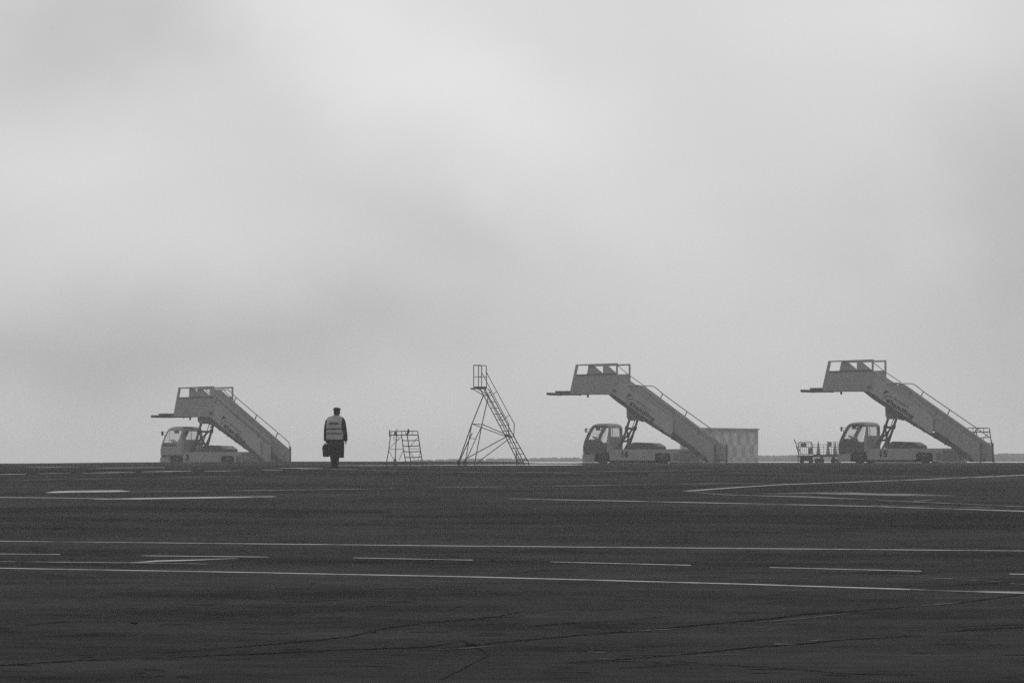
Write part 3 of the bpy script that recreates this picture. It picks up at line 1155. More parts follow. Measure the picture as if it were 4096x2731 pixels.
    for (X, h) in ((400, 0.07), (478, 0.17)):
        mb = MB()
        e = U([C1(X, 434)])[0]
        mb.tube([(e[0], -0.6, e[1] + 0.05), (e[0], -0.6, e[1] - h)], 0.055, 8)
        mb.build('peg', M['steel'], fl)
    # steps of the upper flight
    mb = MB()
    p0 = U([C1(790, 425)])[0]
    for k in range(14):
        u = p0[0] + 0.13 + 0.235 * k
        z = p0[1] - 0.166 * (k + 1) + 0.05
        if u > 5.9:
            break
        mb.box(u - 0.13, u + 0.12, -0.78, 0.78, z, z + 0.04)
    mb.build('upper_flight_steps', M['steel'], root)
    root.scale = scale
    return root


stair_truck(641, 208.6, R(30.7), (1.64, -1.03), '3', False,
            'stair truck number 3, the one with the lowered platform, left of the man', ext=0.2, scale=(0.97, 1, 1))
stair_truck(2330, 204.8, R(23.6), (0, 0), '16', True,
            'stair truck number 16 with raised platform, in front of the checkered hut')
stair_truck(3351, 195.7, R(26.5), (-0.12, 0.05), '15', True,
            'stair truck number 15 with raised platform, cage trolleys and traffic cones at its nose', scale=(1.02, 1, 0.978), ext=-0.2)


# ------------------------------------------------------------------ person with back to the camera
def ell(cx, cy, z, a, b, n=20, e=2.0):
    out = []
    for k in range(n):
        q = 6.2832 * k / n
        c, s_ = math.cos(q), math.sin(q)
        out.append((cx + a * math.copysign(abs(c) ** (2 / e), c), cy + b * math.copysign(abs(s_) ** (2 / e), s_), z))
    return out


PX, PD = 1220 + 650 / 5.408, 117.0
pl = stand(PX, PD)
man = thing('person', 'man seen from behind in long dark coat, pale vest and flat cap, holding a briefcase', 'person', pl)


def PP(x, y):
    return ((x - 650) / 708.0, (1450 - y) / 708.0)


def skin_body():
    J = {'pelvis': (0.0, 0, 0.93, .13), 'waist': (0.01, 0, 1.12, .12), 'chest': (0.01, 0, 1.35, .15), 'neckb': (0.05, -.01, 1.53, .07),
         'neck': (0.06, .01, 1.62, .058), 'head': (0.058, .02, 1.70, .085), 'crown': (0.058, .01, 1.77, .088),
         'nose': (0.058, .115, 1.69, .018), 'chin': (0.058, .07, 1.635, .035),
         'hl': (-0.07, 0, 0.88, .09), 'kl': (-0.065, .01, 0.48, .06), 'al': (-0.06, -.02, 0.10, .04), 'fl': (-0.06, .12, 0.04, .03),
         'hr': (0.07, 0, 0.88, .09), 'kr': (0.055, .01, 0.48, .06), 'ar': (0.045, -.02, 0.10, .04), 'fr': (0.06, .12, 0.04, .03),
         'sl': (-0.17, 0, 1.49, .06), 'el': (-0.27, .07, 1.18, .045), 'wl': (-0.275, .10, 0.87, .028), 'pal': (-0.268, .11, 0.80, .036),
         'sr': (0.21, 0, 1.48, .06), 'er': (0.315, -.02, 1.18, .045), 'wr': (0.325, .0, 0.87, .028), 'par': (0.315, .01, 0.80, .036)}
    E = [('pelvis', 'waist'), ('waist', 'chest'), ('chest', 'neckb'), ('neckb', 'neck'), ('neck', 'head'), ('head', 'crown'), ('head', 'nose'), ('head', 'chin'),
         ('pelvis', 'hl'), ('hl', 'kl'), ('kl', 'al'), ('al', 'fl'), ('pelvis', 'hr'), ('hr', 'kr'), ('kr', 'ar'), ('ar', 'fr'),
         ('chest', 'sl'), ('sl', 'el'), ('el', 'wl'), ('wl', 'pal'), ('chest', 'sr'), ('sr', 'er'), ('er', 'wr'), ('wr', 'par')]
    # fingers: left hand closed round the handle, right hand relaxed
    for (h, px_, sy) in (('l', (-0.268, .11, 0.80), 1), ('r', (0.315, .01, 0.80), -1)):
        for i in range(4):
            oy = -0.027 + 0.018 * i
            L_ = (0.058, 0.066, 0.062, 0.050)[i]
            b = (px_[0], px_[1] + oy, px_[2] - 0.035, .0085)
            curl = 0.035 if h == 'l' else 0.012
            m_ = (px_[0] + (curl * 0.5), px_[1] + oy * 1.1, px_[2] - 0.035 - L_ * 0.6, .008)
            e_ = (px_[0] + curl * 1.3, px_[1] + oy * 1.1, px_[2] - 0.035 - L_ * (0.75 if h == 'l' else 1.1), .007)
            for nm, q in (('b', b), ('m', m_), ('e', e_)):
                J['f%s%d%s' % (h, i, nm)] = q
            E += [('pa' + h, 'f%s%db' % (h, i)), ('f%s%db' % (h, i), 'f%s%dm' % (h, i)), ('f%s%dm' % (h, i), 'f%s%de' % (h, i))]
        J['t%s0' % h] = (px_[0] + 0.025, px_[1] + 0.028, px_[2] - 0.005, .011)
        J['t%s1' % h] = (px_[0] + 0.040, px_[1] + 0.036, px_[2] - 0.045, .009)
        E += [('pa' + h, 't%s0' % h), ('t%s0' % h, 't%s1' % h)]
    names = list(J)
    me = bpy.data.meshes.new('body')
    me.from_pydata([J[n][:3] for n in names], [(names.index(a), names.index(b)) for a, b in E], [])
    o = bpy.data.objects.new('body', me)
    COL.objects.link(o)
    sk = o.modifiers.new('skin', 'SKIN')
    for i, n in enumerate(names):
        me.skin_vertices[0].data[i].radius = (J[n][3], J[n][3])
        me.skin_vertices[0].data[i].use_root = (n == 'pelvis')
    ss_ = o.modifiers.new('sub', 'SUBSURF')
    ss_.levels = 1
    ss_.render_levels = 1
    dg = bpy.context.evaluated_depsgraph_get()
    m2 = bpy.data.meshes.new_from_object(o.evaluated_get(dg))
    bpy.data.objects.remove(o)
    m2.materials.clear()
    m2.materials.append(M['skin'])
    for p in m2.polygons:
        p.use_smooth = True
    b_ = bpy.data.objects.new('body', m2)
    COL.objects.link(b_)
    b_.parent = man
    return b_


try:
    skin_body()
except Exception as ex:
    print('skin failed', ex)


def prof(tab, depth, name, m, cy=0.0, e=2.3, n=28, parent=man, wob=0.0):
    """tab rows: (crop y, left x, right x)"""
    mb = MB()
    rings = []
    for i, (yy_, a, b_) in enumerate(tab):
        xa, z = PP(a, yy_)
        xb, _ = PP(b_, yy_)
        dp = depth if not callable(depth) else depth(z)
        rg = ell((xa + xb) / 2, cy, z, (xb - xa) / 2, dp, n, e)
        if wob:
            rg = [(p[0] + wob * math.sin(5 * k * 6.28 / n + z * 3) * (1.45 - z) * 0.6, p[1] + wob * math.cos(4 * k * 6.28 / n + z * 4) * (1.45 - z), p[2]) for k, p in enumerate(rg)]
        rings.append(rg)
    mb.loft(rings)
    return mb.build(name, m, parent, smooth=True)


prof([(1225, 552, 835), (1180, 542, 838), (1100, 520, 842), (1000, 495, 845), (900, 480, 847), (800, 470, 820), (650, 468, 805), (500, 472, 800), (400, 484, 812),
      (358, 500, 825), (340, 530, 790), (325, 585, 762), (312, 605, 752), (298, 628, 744), (292, 640, 738)],
     lambda z: 0.19 if z < 1.0 else 0.17 if z < 1.5 else 0.10, 'coat', M['coat'], wob=0.012)


def sleeve(pts, name='coat_sleeve'):
    mb = MB()
    mb.tube([p[:3] for p in pts], [p[3] for p in pts], 14)
    return mb.build(name, M['coat'], man, smooth=True)


sleeve([(-0.165, 0.0, 1.53, .055), (-0.225, .02, 1.44, .072), (-0.26, .05, 1.28, .072), (-0.278, .07, 1.13, .068), (-0.283, .09, 1.0, .066), (-0.286, .10, 0.835, .062)])
sleeve([(0.205, 0.0, 1.53, .05), (0.245, -.01, 1.44, .068), (0.275, -.03, 1.28, .07), (0.295, -.03, 1.13, .07), (0.31, -.02, 1.0, .07), (0.318, .0, 0.832, .066)])
# trousers and shoes
for (xo, xs) in ((-0.078, -0.07), (0.055, 0.065)):
    mb = MB()
    mb.loft([ell(xo * 1.0, 0, 0.55, 0.085, 0.10), ell(xo * 0.95, 0, 0.34, 0.078, 0.09), ell(xo * 0.86, 0, 0.2, 0.068, 0.085), ell(xo * 0.8, 0, 0.09, 0.064, 0.085), ell(xo * 0.8, 0, 0.04, 0.062, 0.09)])
    mb.build('trouser_leg', M['coat'], man, smooth=True)
    mb = MB()
    mb.loft([ell(xs, 0.04, 0.0, 0.052, 0.14, e=2.5), ell(xs, 0.04, 0.03, 0.055, 0.145, e=2.5), ell(xs, 0.02, 0.07, 0.045, 0.11), ell(xs, -0.01, 0.10, 0.035, 0.06)])
    mb.build('shoe', M['leather'], man, smooth=True)
# hair at the back of the head, collar, cap
mb = MB()
hx = (690 - 650) / 708
mb.loft([ell(hx, 0.0, PP(0, 312)[1], 0.066, 0.07), ell(hx, 0.0, PP(0, 280)[1], 0.083, 0.09), ell(hx, 0.0, PP(0, 240)[1], 0.094, 0.10), ell(hx, 0.0, PP(0, 205)[1], 0.096, 0.105)])
mb.build('hair', M['coat'], man, smooth=True)
mb = MB()
for sx in (-1, 1):
    mb.loft([ell(hx + sx * 0.094, 0.03, 1.68 + k * 0.012, 0.012 * q, 0.022 * q, 8) for k, q in ((-2, .5), (-1, .9), (0, 1), (1, 1), (2, .6))])
mb.build('ears', M['skin'], man, smooth=True)
mb = MB()
mb.loft([ell(hx - 0.003, -0.005, PP(0, 214)[1], 0.097, 0.112), ell(hx, 0.0, PP(0, 200)[1], 0.108, 0.125), ell(hx + 0.001, 0.01, PP(0, 184)[1], 0.115, 0.14), ell(hx + 0.0, 0.015, PP(0, 168)[1], 0.112, 0.14),
         ell(hx - 0.008, 0.015, PP(0, 153)[1], 0.095, 0.12), ell(hx - 0.012, 0.01, PP(0, 143)[1], 0.062, 0.09), ell(hx - 0.012, 0.01, PP(0, 140)[1], 0.02, 0.04)])
mb.loft([ell(hx, 0.13, PP(0, 212)[1], 0.07, 0.055), ell(hx, 0.14, PP(0, 205)[1], 0.07, 0.055)])
mb.build('flat_cap', M['coat'], man, smooth=True)
# hi-vis vest over the coat
vest = prof([(832, 462, 822), (828, 460, 822), (740, 462, 812), (620, 460, 800), (500, 464, 798), (420, 470, 806), (368, 480, 822), (350, 494, 828), (338, 522, 800), (322, 590, 765), (314, 612, 750)],
            lambda z: 0.215 if z < 1.5 else 0.155, 'safety_vest', M['vest'], e=2.5)
for (ya, yb) in ((622, 582), (716, 682)):
    prof([(ya, 457, 803 + (ya > 700) * 8), (yb, 457, 801 + (yb > 660) * 8)], 0.219, 'reflective_stripe', M['band'], e=2.5, parent=vest)
tx = PP(522, 500)
text_mesh('HANDLING', 0.075, 'lettering', M['letter'], vest, (tx[0], -0.219, tx[1] + 0.0), (1, 0, 0), (0, 0, 1), bold=0.004, wscale=0.74)

# briefcase held in the left hand
bc = thing('briefcase', 'soft black briefcase hanging from the left hand of the man in the long coat', 'briefcase', (pl.x - 0.262, pl.y + 0.115, pl.z + 0.345))
mb = MB()
prf = [(-0.115, 0.02), (-0.09, 0.0), (0.05, 0.0), (0.125, 0.035), (0.20, 0.06), (0.205, 0.10), (0.20, 0.30), (0.17, 0.37), (0.05, 0.40), (-0.05, 0.395), (-0.105, 0.36), (-0.13, 0.30), (-0.135, 0.22), (-0.122, 0.20)]
mb.plate([prf], -0.06, 0.06)
o = mb.build('case', M['leather'], bc)
md = o.modifiers.new('bevel', 'BEVEL')
md.width = 0.02
md.segments = 3
mb = MB()
mb.tube([(-0.06, 0, 0.385), (-0.04, 0, 0.43), (0.0, 0, 0.445), (0.05, 0, 0.44), (0.08, 0, 0.385)], 0.009, 8)
mb.build('handle', M['leather'], bc)


# ------------------------------------------------------------------ tall aircraft access ladder on an A-frame
def tall_ladder():
    D = 175.0
    k = F / D
    bx = 1780 + 640 / 3.4075
    base_ = stand(bx, D)
    root = thing('access_ladder', 'tall spindly access ladder with caged top platform, left of stair truck 16', 'ladder', base_)
    yb = HOR + F * (CAM_Z - base_.z) / D

    def Q(X, Y, v):
        sx, sy = 1780 + X / 3.4075, 1420 + Y / 3.4075
        return ((sx - bx) / k, v, (yb - sy) / k)
    r = 0.021

    def T(name, pts, rad=r, m=M['tube'], parent=root, smooth=False):
        mb = MB()
        mb.tube(pts, rad, 6)
        return mb.build(name, m, parent)
    n_, f_ = -0.35, 0.35
    G = 1487        # crop row of the ground line
    # ladder stiles: near (left line) and far (right line)
    T('stile', [Q(482, 462, n_), Q(528, 552, n_), Q(820, 1100, n_), Q(1010, G, n_)], 0.026)
    T('stile', [Q(545, 462, f_), Q(590, 552, f_), Q(900, 1110, f_), Q(1085, G, f_)], 0.026)
    T('stile', [Q(525, 462, n_), Q(575, 552, n_), Q(860, 1100, n_), Q(1050, G, n_)], 0.020)
    T('stile', [Q(580, 458, f_), Q(605, 480, f_), Q(640, 548, f_), Q(940, 1110, f_), Q(1135, 1455, f_), Q(1145, G, f_)], 0.026)
    rungs = [548, 636, 720, 802, 880, 957, 1034, 1112, 1190, 1268, 1345, 1425]
    for y_ in rungs:
        xl = 482 + (1010 - 482) * (y_ - 462) / (G - 462)
        xr = 580 + (1140 - 580) * (y_ - 440) / (1470 - 440)
        mb = MB()
        a, b_ = Q(xl + 8, y_, n_), Q(xr, y_, f_)
        mb.bar(a, b_, 0.05, 0.03)
        mb.build('tread', M['tube'], root)
    # top cage
    pl_ = MB()
    pl_.box(*[Q(388, 445, 0)[0], Q(570, 445, 0)[0]], -0.35, 0.35, Q(0, 462, 0)[2], Q(0, 430, 0)[2])
    pf = pl_.build('platform', M['tube'], root)
    for X, v in ((392, n_), (456, f_), (500, n_), (566, f_)):
        T('guard_post', [Q(X, 430, v), Q(X + (0 if X < 560 else -4), 142, v)], 0.020)
    T('guard_rail', [Q(388, 140, n_), Q(500, 140, n_)], 0.020)
    T('guard_rail', [Q(456, 141, f_), Q(548, 140, f_), Q(560, 148, f_)], 0.020)
    T('guard_rail', [Q(392, 140, n_), Q(456, 140, f_)], 0.020)
    T('guard_rail', [Q(392, 298, n_), Q(500, 298, n_)], 0.016)
    T('guard_rail', [Q(456, 298, f_), Q(566, 296, f_)], 0.016)
    T('platform_nose', [Q(350, 459, -0.2), Q(395, 459, -0.2)], 0.04)
    # struts below the platform
    T('strut', [Q(380, 464, n_), Q(524, 550, n_), Q(570, 550, f_)], 0.020)
    T('strut', [Q(450, 464, f_), Q(590, 545, f_)], 0.020)
    # handrails
    T('handrail', [Q(566, 235, f_), Q(705, 492, f_), Q(878, 816, f_), Q(945, 935, f_), Q(938, 1105, f_)], 0.019)
    T('handrail', [Q(500, 235, n_), Q(636, 494, n_), Q(806, 818, n_), Q(872, 940, n_), Q(866, 1100, n_)], 0.019)
    for a, b_, v in (((705, 492), (650, 530), f_), ((878, 816), (808, 862), f_), ((636, 494), (585, 530), n_), ((806, 818), (735, 862), n_)):
        T('rail_bracket', [Q(*a, v), Q(*b_, v)], 0.017)
    # A-frame legs
    T('leg', [Q(524, 552, n_), Q(368, 938, n_), Q(175, G, n_)], 0.024)
    T('leg', [Q(590, 552, f_), Q(500, 960, f_), Q(400, G, f_)], 0.022)
    T('brace', [Q(368, 938, n_), Q(330, 1140, n_), Q(275, G, n_ + .1)], 0.02)
    T('brace', [Q(372, 1060, n_), Q(330, 1150, n_), Q(195, G - 30, n_)], 0.024)
    T('brace', [Q(500, 960, f_), Q(415, 1145, f_), Q(290, G - 60, f_)], 0.020)
    T('brace', [Q(335, 1136, n_), Q(415, 1136, f_)], 0.016)
    T('brace', [Q(365, 938, n_), Q(510, 942, f_), Q(815, 1072, f_)], 0.021)
    T('brace', [Q(368, 938, n_), Q(830, 1108, n_)], 0.021)
    T('brace', [Q(835, 1112, n_), Q(270, 1420, n_)], 0.024)
    T('brace', [Q(905, 1115, f_), Q(465, 1445, f_)], 0.022)
    T('brace', [Q(820, 1085, n_), Q(905, 1112, f_)], 0.045)
    T('prop', [Q(972, 1300, n_), Q(978, G, n_)], 0.024)
    for X, Y in ((190, G - 25), (272, G - 25)):
        mb = MB()
        c = Q(X, Y, n_)
        mb.loft([[(c[0] + rr * math.cos(6.2832 * q / 16), n_ + w, 0.09 + rr * math.sin(6.2832 * q / 16)) for q in range(16)] for rr, w in ((0.05, -0.03), (0.09, -0.03), (0.09, 0.03), (0.05, 0.03))])
        mb.build('castor', M['black'], root)
    return root


tall_ladder()


# ------------------------------------------------------------------ low maintenance stand
def low_stand(px_left, px_right, D, label, sc=1.0, mirror=False, full=True):
    k = F / 165.0
    bx = 1500 + 900 / 7.8417
    c = (px_left + px_right) / 2
    base_ = stand(c, D)
    root = thing('maintenance_stand', label, 'work stand', base_, 0, 'low tubular maintenance stands')
    yb = 1858.7

    def Q(X, Y, v=-0.3):
        sx, sy = 1500 + X / 7.8417, 1680 + Y / 7.8417
        return ((sx - bx) / k, v, (yb - sy) / k)

    def T(name, pts, rad=0.016, m=M['tube'], parent=root):
        mb = MB()
        mb.tube(pts, rad, 6)
        return mb.build(name, m, parent)
    G = 1402
    n_, f_ = -0.32, 0.32
    T('leg', [Q(470, 470, n_), Q(425, 900, n_), Q(360, 1250, n_), Q(335, G, n_)], 0.020)
    T('leg', [Q(640, 480, f_), Q(600, G, f_)], 0.020)
    T('leg', [Q(815, 460, n_), Q(880, 940, n_), Q(940, 1250, n_), Q(955, G, n_)], 0.020)
    T('leg', [Q(985, 480, f_), Q(1035, 860, f_), Q(1085, 1250, f_), Q(1095, G, f_)], 0.022)
    T('leg', [Q(1310, 345, n_), Q(1330, 380, n_), Q(1335, 450, n_), Q(1400, 880, n_), Q(1460, 1250, n_), Q(1475, G, n_)], 0.022)
    for i, y_ in enumerate((640, 815, 990, 1165)):
        xl = 815 + (y_ - 460) * 0.168
        xr = 1335 + (y_ - 450) * 0.155
        mb = MB()
        mb.tube([Q(xl, y_ - 25, n_), Q(xl + 30, y_, n_), Q((xl + xr) / 2, y_ + 2, n_), Q(xr - 40, y_ - 10, n_), Q(xr, y_ - 35, n_)], 0.022, 6)
        mb.build('tread', M['tube'], root)
    mb = MB()
    a, b_ = Q(465, 465, 0), Q(1335, 440, 0)
    mb.box(a[0], b_[0], -0.32, 0.32, a[2] - 0.02, a[2] + 0.02)
    mb.build('platform', M['tube'], root)
    T('guard_rail', [Q(480, 430, n_), Q(482, 352, n_), Q(640, 352, n_), Q(900, 340, n_), Q(1310, 345, n_)], 0.016)
    T('guard_rail', [Q(480, 430, f_), Q(482, 358, f_), Q(900, 345, f_), Q(1310, 350, f_)], 0.014)
    for X in (825, 950, 1150):
        T('guard_post', [Q(X, 345, n_), Q(X, 450, n_)], 0.013)
    T('brace', [Q(425, 890, n_), Q(815, 520, n_)], 0.012)
    T('brace', [Q(415, 910, n_), Q(870, 910, n_)], 0.012)
    T('brace', [Q(425, 950, n_), Q(590, 1280, n_)], 0.012)
    T('brace', [Q(870, 950, n_), Q(730, 1270, n_)], 0.012)
    T('brace', [Q(1040, 860, f_), Q(1335, 510, f_)], 0.012)
    T('brace', [Q(1035, 898, f_), Q(1390, 898, f_)], 0.012)
    T('brace', [Q(1090, 1010, f_), Q(1230, 1270, f_)], 0.012)
    T('brace', [Q(1390, 1000, f_), Q(1325, 1270, f_)], 0.012)
    if full:
        T('bent_tube', [Q(450, 310, n_ - .05), Q(440, 420, n_ - .05), Q(455, 525, n_ - .05)], 0.026)
        mb = MB()
        mb.tube([Q(1015, 272, 0), Q(1035, 330, 0), Q(1020, 390, 0), Q(980, 450, 0)], [0.018, 0.045, 0.05, 0.055], 8)
        mb.build('hose_roll', M['black'], root)
        mb = MB()
        a, b_ = Q(580, 470, 0.1), Q(665, 360, 0.1)
        mb.box(a[0], b_[0], 0.0, 0.2, a[2], b_[2], ch=0.01)
        mb.build('tool_box', M['steel'], root)
        mb = MB()
        ring = [Q(640 + 78 * math.cos(6.2832 * q / 18), 555 + 75 * math.sin(6.2832 * q / 18), -0.1) for q in range(19)]
        mb.tube(ring, 0.010, 6)
        mb.tube([Q(658 + 26 * math.cos(6.2832 * q / 12), 312 + 28 * math.sin(6.2832 * q / 12), -0.1) for q in range(13)], 0.010, 6)
        mb.build('cable_loop', M['black'], root)
        mb = MB()
        c0 = Q(605, 1160, 0.2)
        c1 = Q(605, 1300, 0.2)
        mb.loft([[(c1[0] + rr * math.cos(6.2832 * q / 12), 0.2 + rr * math.sin(6.2832 * q / 12), z) for q in range(12)] for rr, z in ((0.10, 0.0), (0.09, 0.10), (0.012, c0[2]))])
        mb.build('weight', M['steel'], root)
    root.scale = (sc, sc, sc)
    return root


low_stand(1545, 1690, 165.0, 'low tubular work stand with four treads, between the man and the tall ladder')
low_stand(3830, 3966, 228.0, 'work stand whose guard rail shows above the handrail at the foot of stair truck 15', 1.42, full=False)


# ------------------------------------------------------------------ cage trolleys and cones near truck 15
def trolley_a():
    D = 214.0
    k = F / D
    bx = 3160 + 600 / 9.8
    base_ = stand(bx, D)
    yb = HOR + F * (CAM_Z - base_.z) / D
    root = thing('cage_trolley', 'small trolley with a rounded wire cage and a slanted pull bar, leftmost by the cones', 'trolley', base_)

    def Q(X, Y, v=-0.3):
        return ((3160 + X / 9.8 - bx) / k, v, (yb - (1740 + Y / 9.8)) / k)

    def T(name, pts, rad=0.012, m=M['tube']):
        mb = MB()
        mb.tube(pts, rad, 6)
        return mb.build(name, m, root)
    T('pull_bar', [Q(140, 160), Q(215, 330)], 0.028)
    T('pull_bar', [Q(215, 330), Q(320, 700), Q(300, 1075)], 0.020)
    for v in (-0.3, 0.3):
        dx = 0 if v < 0 else 70
        T('cage_frame', [Q(335, 745, v), Q(335, 330, v), Q(360, 275, v), Q(420, 258, v), Q(790, 262, v), Q(845, 285, v), Q(862, 340, v), Q(862, 745, v)], 0.016)
        T('cage_rail', [Q(340, 340, v), Q(860, 342, v)], 0.010)
        T('cage_rail', [Q(260, 455, v), Q(1060, 470, v)], 0.016)
        T('cage_rail', [Q(340, 745, v), Q(862, 742, v)], 0.016)
    T('cage_frame', [Q(240, 440, 0), Q(245, 310, 0), Q(300, 285, 0), Q(345, 300, 0)], 0.014)
    T('cage_frame', [Q(240, 440, 0), Q(330, 700, 0)], 0.014)
    for X in (405, 478, 553, 628, 700, 780):
        T('cage_bar', [Q(X, 262, -0.3), Q(X, 742, -0.3)], 0.009)
    T('strut', [Q(330, 520), Q(440, 740)], 0.018)
    T('strut', [Q(400, 520), Q(320, 640)], 0.014)
    for (x0, x1, y0, y1) in ((405, 630, 300, 465), (705, 858, 495, 740)):
        mb = MB()
        a, b_ = Q(x0, y1), Q(x1, y0)
        mb.box(a[0], b_[0], -0.33, -0.31, a[2], b_[2])
        mb.build('board', M['frame'], root)
    mb = MB()
    a, b_ = Q(300, 850), Q(930, 785)
    mb.box(a[0], b_[0], -0.32, 0.32, a[2], b_[2])
    a, b_ = Q(400, 1000), Q(880, 850)
    mb.box(a[0], b_[0], -0.2, 0.2, a[2], b_[2])
    mb.build('deck', M['steel'], root)
    for X in (470, 820):
        for v in (-0.28, 0.28):
            mb = MB()
            c = Q(X, 1000, v)
            rr0 = c[2] if c[2] > 0.05 else 0.1
            rr0 = 0.12
            mb.loft([[(c[0] + rr * math.cos(6.2832 * q / 18), v + w, rr0 + rr * math.sin(6.2832 * q / 18)) for q in range(18)] for rr, w in ((0.05, -0.03), (0.12, -0.03), (0.12, 0.03), (0.05, 0.03))])
            mb.build('wheel', M['black'], root, smooth=False)
    return root


def trolley_b():
    D = 214.5
    k = F / D
    bx = 3160 + 1460 / 9.8
    base_ = stand(bx, D)
    yb = HOR + F * (CAM_Z - base_.z) / D
    root = thing('mesh_trolley', 'long flat trolley with barred side rails, carrying traffic cones by truck 15', 'trolley', base_)

    def Q(X, Y, v=-0.35):
        return ((3160 + X / 9.8 - bx) / k, v, (yb - (1740 + Y / 9.8)) / k)

    def T(name, pts, rad=0.011, m=M['tube']):
        mb = MB()
        mb.tube(pts, rad, 6)
        return mb.build(name, m, root)
    v = 0.35
    T('side_frame', [Q(905, 760, v), Q(905, 430, v), Q(935, 365, v), Q(1455, 365, v)], 0.014)
    for y_ in (460, 555, 650):
        T('side_rail', [Q(905, y_, v), Q(2010, y_, v)], 0.011)
    T('side_frame', [Q(1465, 760, v), Q(1465, 262, v), Q(2010, 262, v), Q(2010, 760, v)], 0.014)
    T('side_rail', [Q(1465, 365, v), Q(2010, 365, v)], 0.011)
    for X in (1340, 1645, 1720, 1800, 1880, 1950):
        T('side_bar', [Q(X, 365 if X < 1400 else 262, v), Q(X, 760, v)], 0.010)
    T('drawbar', [Q(1000, 800, 0), Q(905, 690, 0)], 0.02)
    mb = MB()
    a, b_ = Q(1500, 440), Q(1640, 275)
    mb.box(a[0], b_[0], 0.30, 0.33, a[2], b_[2])
    mb.build('board', M['frame'], root)
    mb = MB()
    a, b_ = Q(930, 850), Q(2020, 760)
    mb.box(a[0], b_[0], -0.38, 0.38, a[2], b_[2])
    for X in (1240, 1700):
        a, b_ = Q(X - 40, 960), Q(X + 40, 850)
        mb.box(a[0], b_[0], -0.3, 0.3, a[2], b_[2])
    mb.build('deck', M['steel'], root)
    deck_z = Q(0, 760)[2]
    for X in (1060, 1240, 1700, 1900):
        for v in (-0.32, 0.32):
            mb = MB()
            c = Q(X, 1000, v)
            mb.loft([[(c[0] + rr * math.cos(6.2832 * q / 18), v + w, 0.13 + rr * math.sin(6.2832 * q / 18)) for q in range(18)] for rr, w in ((0.05, -0.03), (0.13, -0.03), (0.13, 0.03), (0.05, 0.03))])
            mb.build('wheel', M['black'], root)
    labels = ['traffic cone standing nearest the rounded wire cage, leftmost of the three cones',
              'middle cone of three on the trolley, in front of a dark board',
              'traffic cone closest to the nose of stair truck 15, rightmost of three']
    proto = None
    for i, (X, top) in enumerate(((1112, 235), (1492, 240), (1768, 205))):
        w = Q(X, 0)
        loc = base_ + Vector((w[0], 0.0, deck_z))
        h = Q(0, top)[2] - deck_z
        if proto is None:
            proto = thing('traffic_cone', labels[0], 'traffic cone', loc, 0, 'traffic cones on the trolley by truck 15')
            mb = MB()
            mb.loft([ell(0, 0, z, r_, r_, 20) for z, r_ in ((0.02, 0.125), (0.03, 0.118), (h - 0.02, 0.022), (h, 0.014))])
            mb.build('cone_body', M['cone'], proto, smooth=True)
            mb = MB()
            mb.loft([rrect(-0.15, 0.15, -0.15, 0.15, 0.04, z, 3) for z in (0.0, 0.03)])
            mb.build('cone_base', M['black'], proto)
        else:
            c = proto.copy()
            COL.objects.link(c)
            c.location = loc
            c['label'] = labels[i]
            for chd in [q for q in proto.children]:
                c2 = chd.copy()
                COL.objects.link(c2)
                c2.parent = c
    return root


trolley_a()
trolley_b()

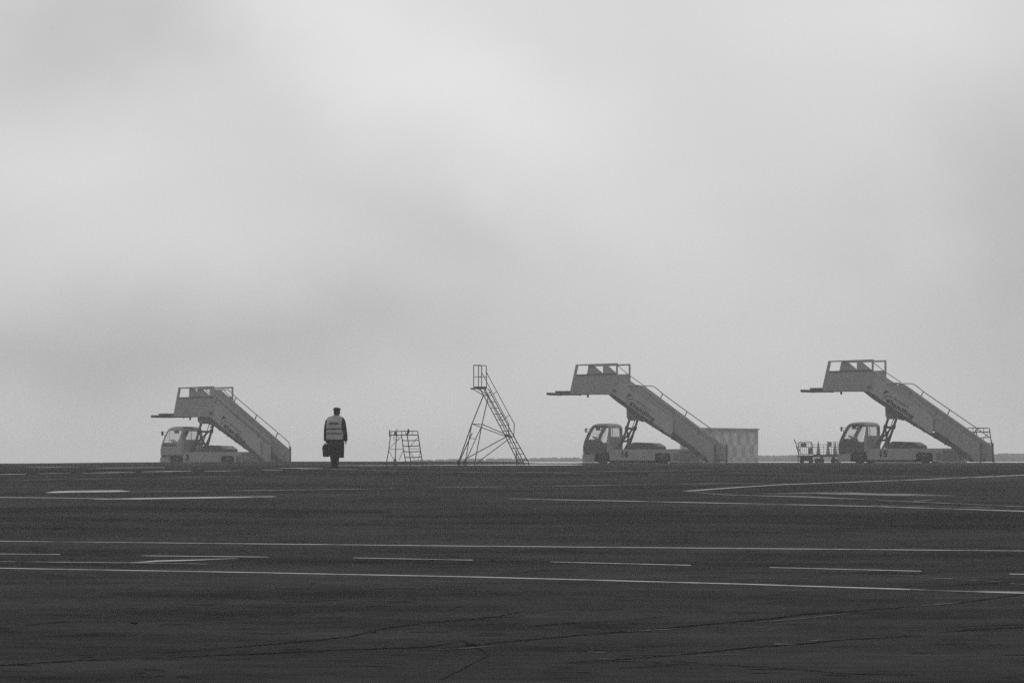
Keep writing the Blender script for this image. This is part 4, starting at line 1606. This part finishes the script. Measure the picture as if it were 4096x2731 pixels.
# ------------------------------------------------------------------ checkered hut behind truck 16
Dh = 258.0
kh = F / Dh
c = stand((2724 + 3027) / 2, Dh)
hut = thing('checkered_hut', 'small flat-roofed hut with faded tall checkered panels, behind the foot of stair truck 16', 'hut', c, 0)
wd = (3027 - 2724) / kh
yb = HOR + F * (CAM_Z - c.z) / Dh
ht = (yb - 1709) / kh
mb = MB()
x0 = -wd / 2
cw, rh = 16.7 / kh, 49 / kh
ztop = (yb - 1732) / kh
nx = int(wd / cw) + 1
zl = [0, (yb - 1829) / kh, (yb - 1780.5) / kh, ztop, ht - 0.12]
xl = [min(x0 + i * wd / 18, wd / 2) for i in range(19)]
for fy, sgn in ((-1.5, 1), (1.5, -1)):
    for i in range(18):
        for j in range(4):
            q = [(xl[i], fy, zl[j]), (xl[i + 1], fy, zl[j]), (xl[i + 1], fy, zl[j + 1]), (xl[i], fy, zl[j + 1])]
            mi_ = 1 if (j == 3 or (i + j) % 2) else 0
            mb.add(q, [(0, 1, 2, 3) if sgn > 0 else (3, 2, 1, 0)], mi_)
yl = [-1.5 + 0.3 * i for i in range(11)]
for fx, sgn in ((wd / 2, 1), (-wd / 2, -1)):
    for i in range(10):
        for j in range(4):
            q = [(fx, yl[i], zl[j]), (fx, yl[i + 1], zl[j]), (fx, yl[i + 1], zl[j + 1]), (fx, yl[i], zl[j + 1])]
            mb.add(q, [(0, 1, 2, 3) if sgn > 0 else (3, 2, 1, 0)], 1 if (j == 3 or (i + j) % 2) else 0)
mb.build('wall', [M['light'], M['dark']], hut, recalc=False)
mb = MB()
rz0, rz1 = ht - 0.12, ht
mb.add([(-wd / 2 - 0.05, -1.6, rz0), (wd / 2 + 0.09, -1.6, rz0 - 0.06), (wd / 2 + 0.09, 1.6, rz0 - 0.06), (-wd / 2 - 0.05, 1.6, rz0),
        (-wd / 2 - 0.05, -1.6, rz1), (wd / 2 + 0.09, -1.6, rz1 - 0.09), (wd / 2 + 0.09, 1.6, rz1 - 0.09), (-wd / 2 - 0.05, 1.6, rz1)],
       [(0, 3, 2, 1), (4, 5, 6, 7), (0, 1, 5, 4), (1, 2, 6, 5), (2, 3, 7, 6), (3, 0, 4, 7)])
mb.build('roof', M['dark'], hut)

# ------------------------------------------------------------------ haze over the airfield
mb = MB()
mb.box(-2100, 2100, -90, 2600, -13.0, 7.6)
hz = bpy.data.materials.new('haze_air')
hz.use_nodes = True
t = hz.node_tree
t.nodes.clear()
o_ = t.nodes.new('ShaderNodeOutputMaterial')
pv = t.nodes.new('ShaderNodeVolumePrincipled')
pv.inputs['Color'].default_value = (0.97, 0.97, 0.97, 1)
pv.inputs['Density'].default_value = 0.0007
pv.inputs['Anisotropy'].default_value = 0.5
t.links.new(pv.outputs[0], o_.inputs['Volume'])
hz_o = mb.build('haze', hz)
hz_o['kind'] = 'stuff'
hz_o['label'] = 'thin pale haze lying over the airfield'
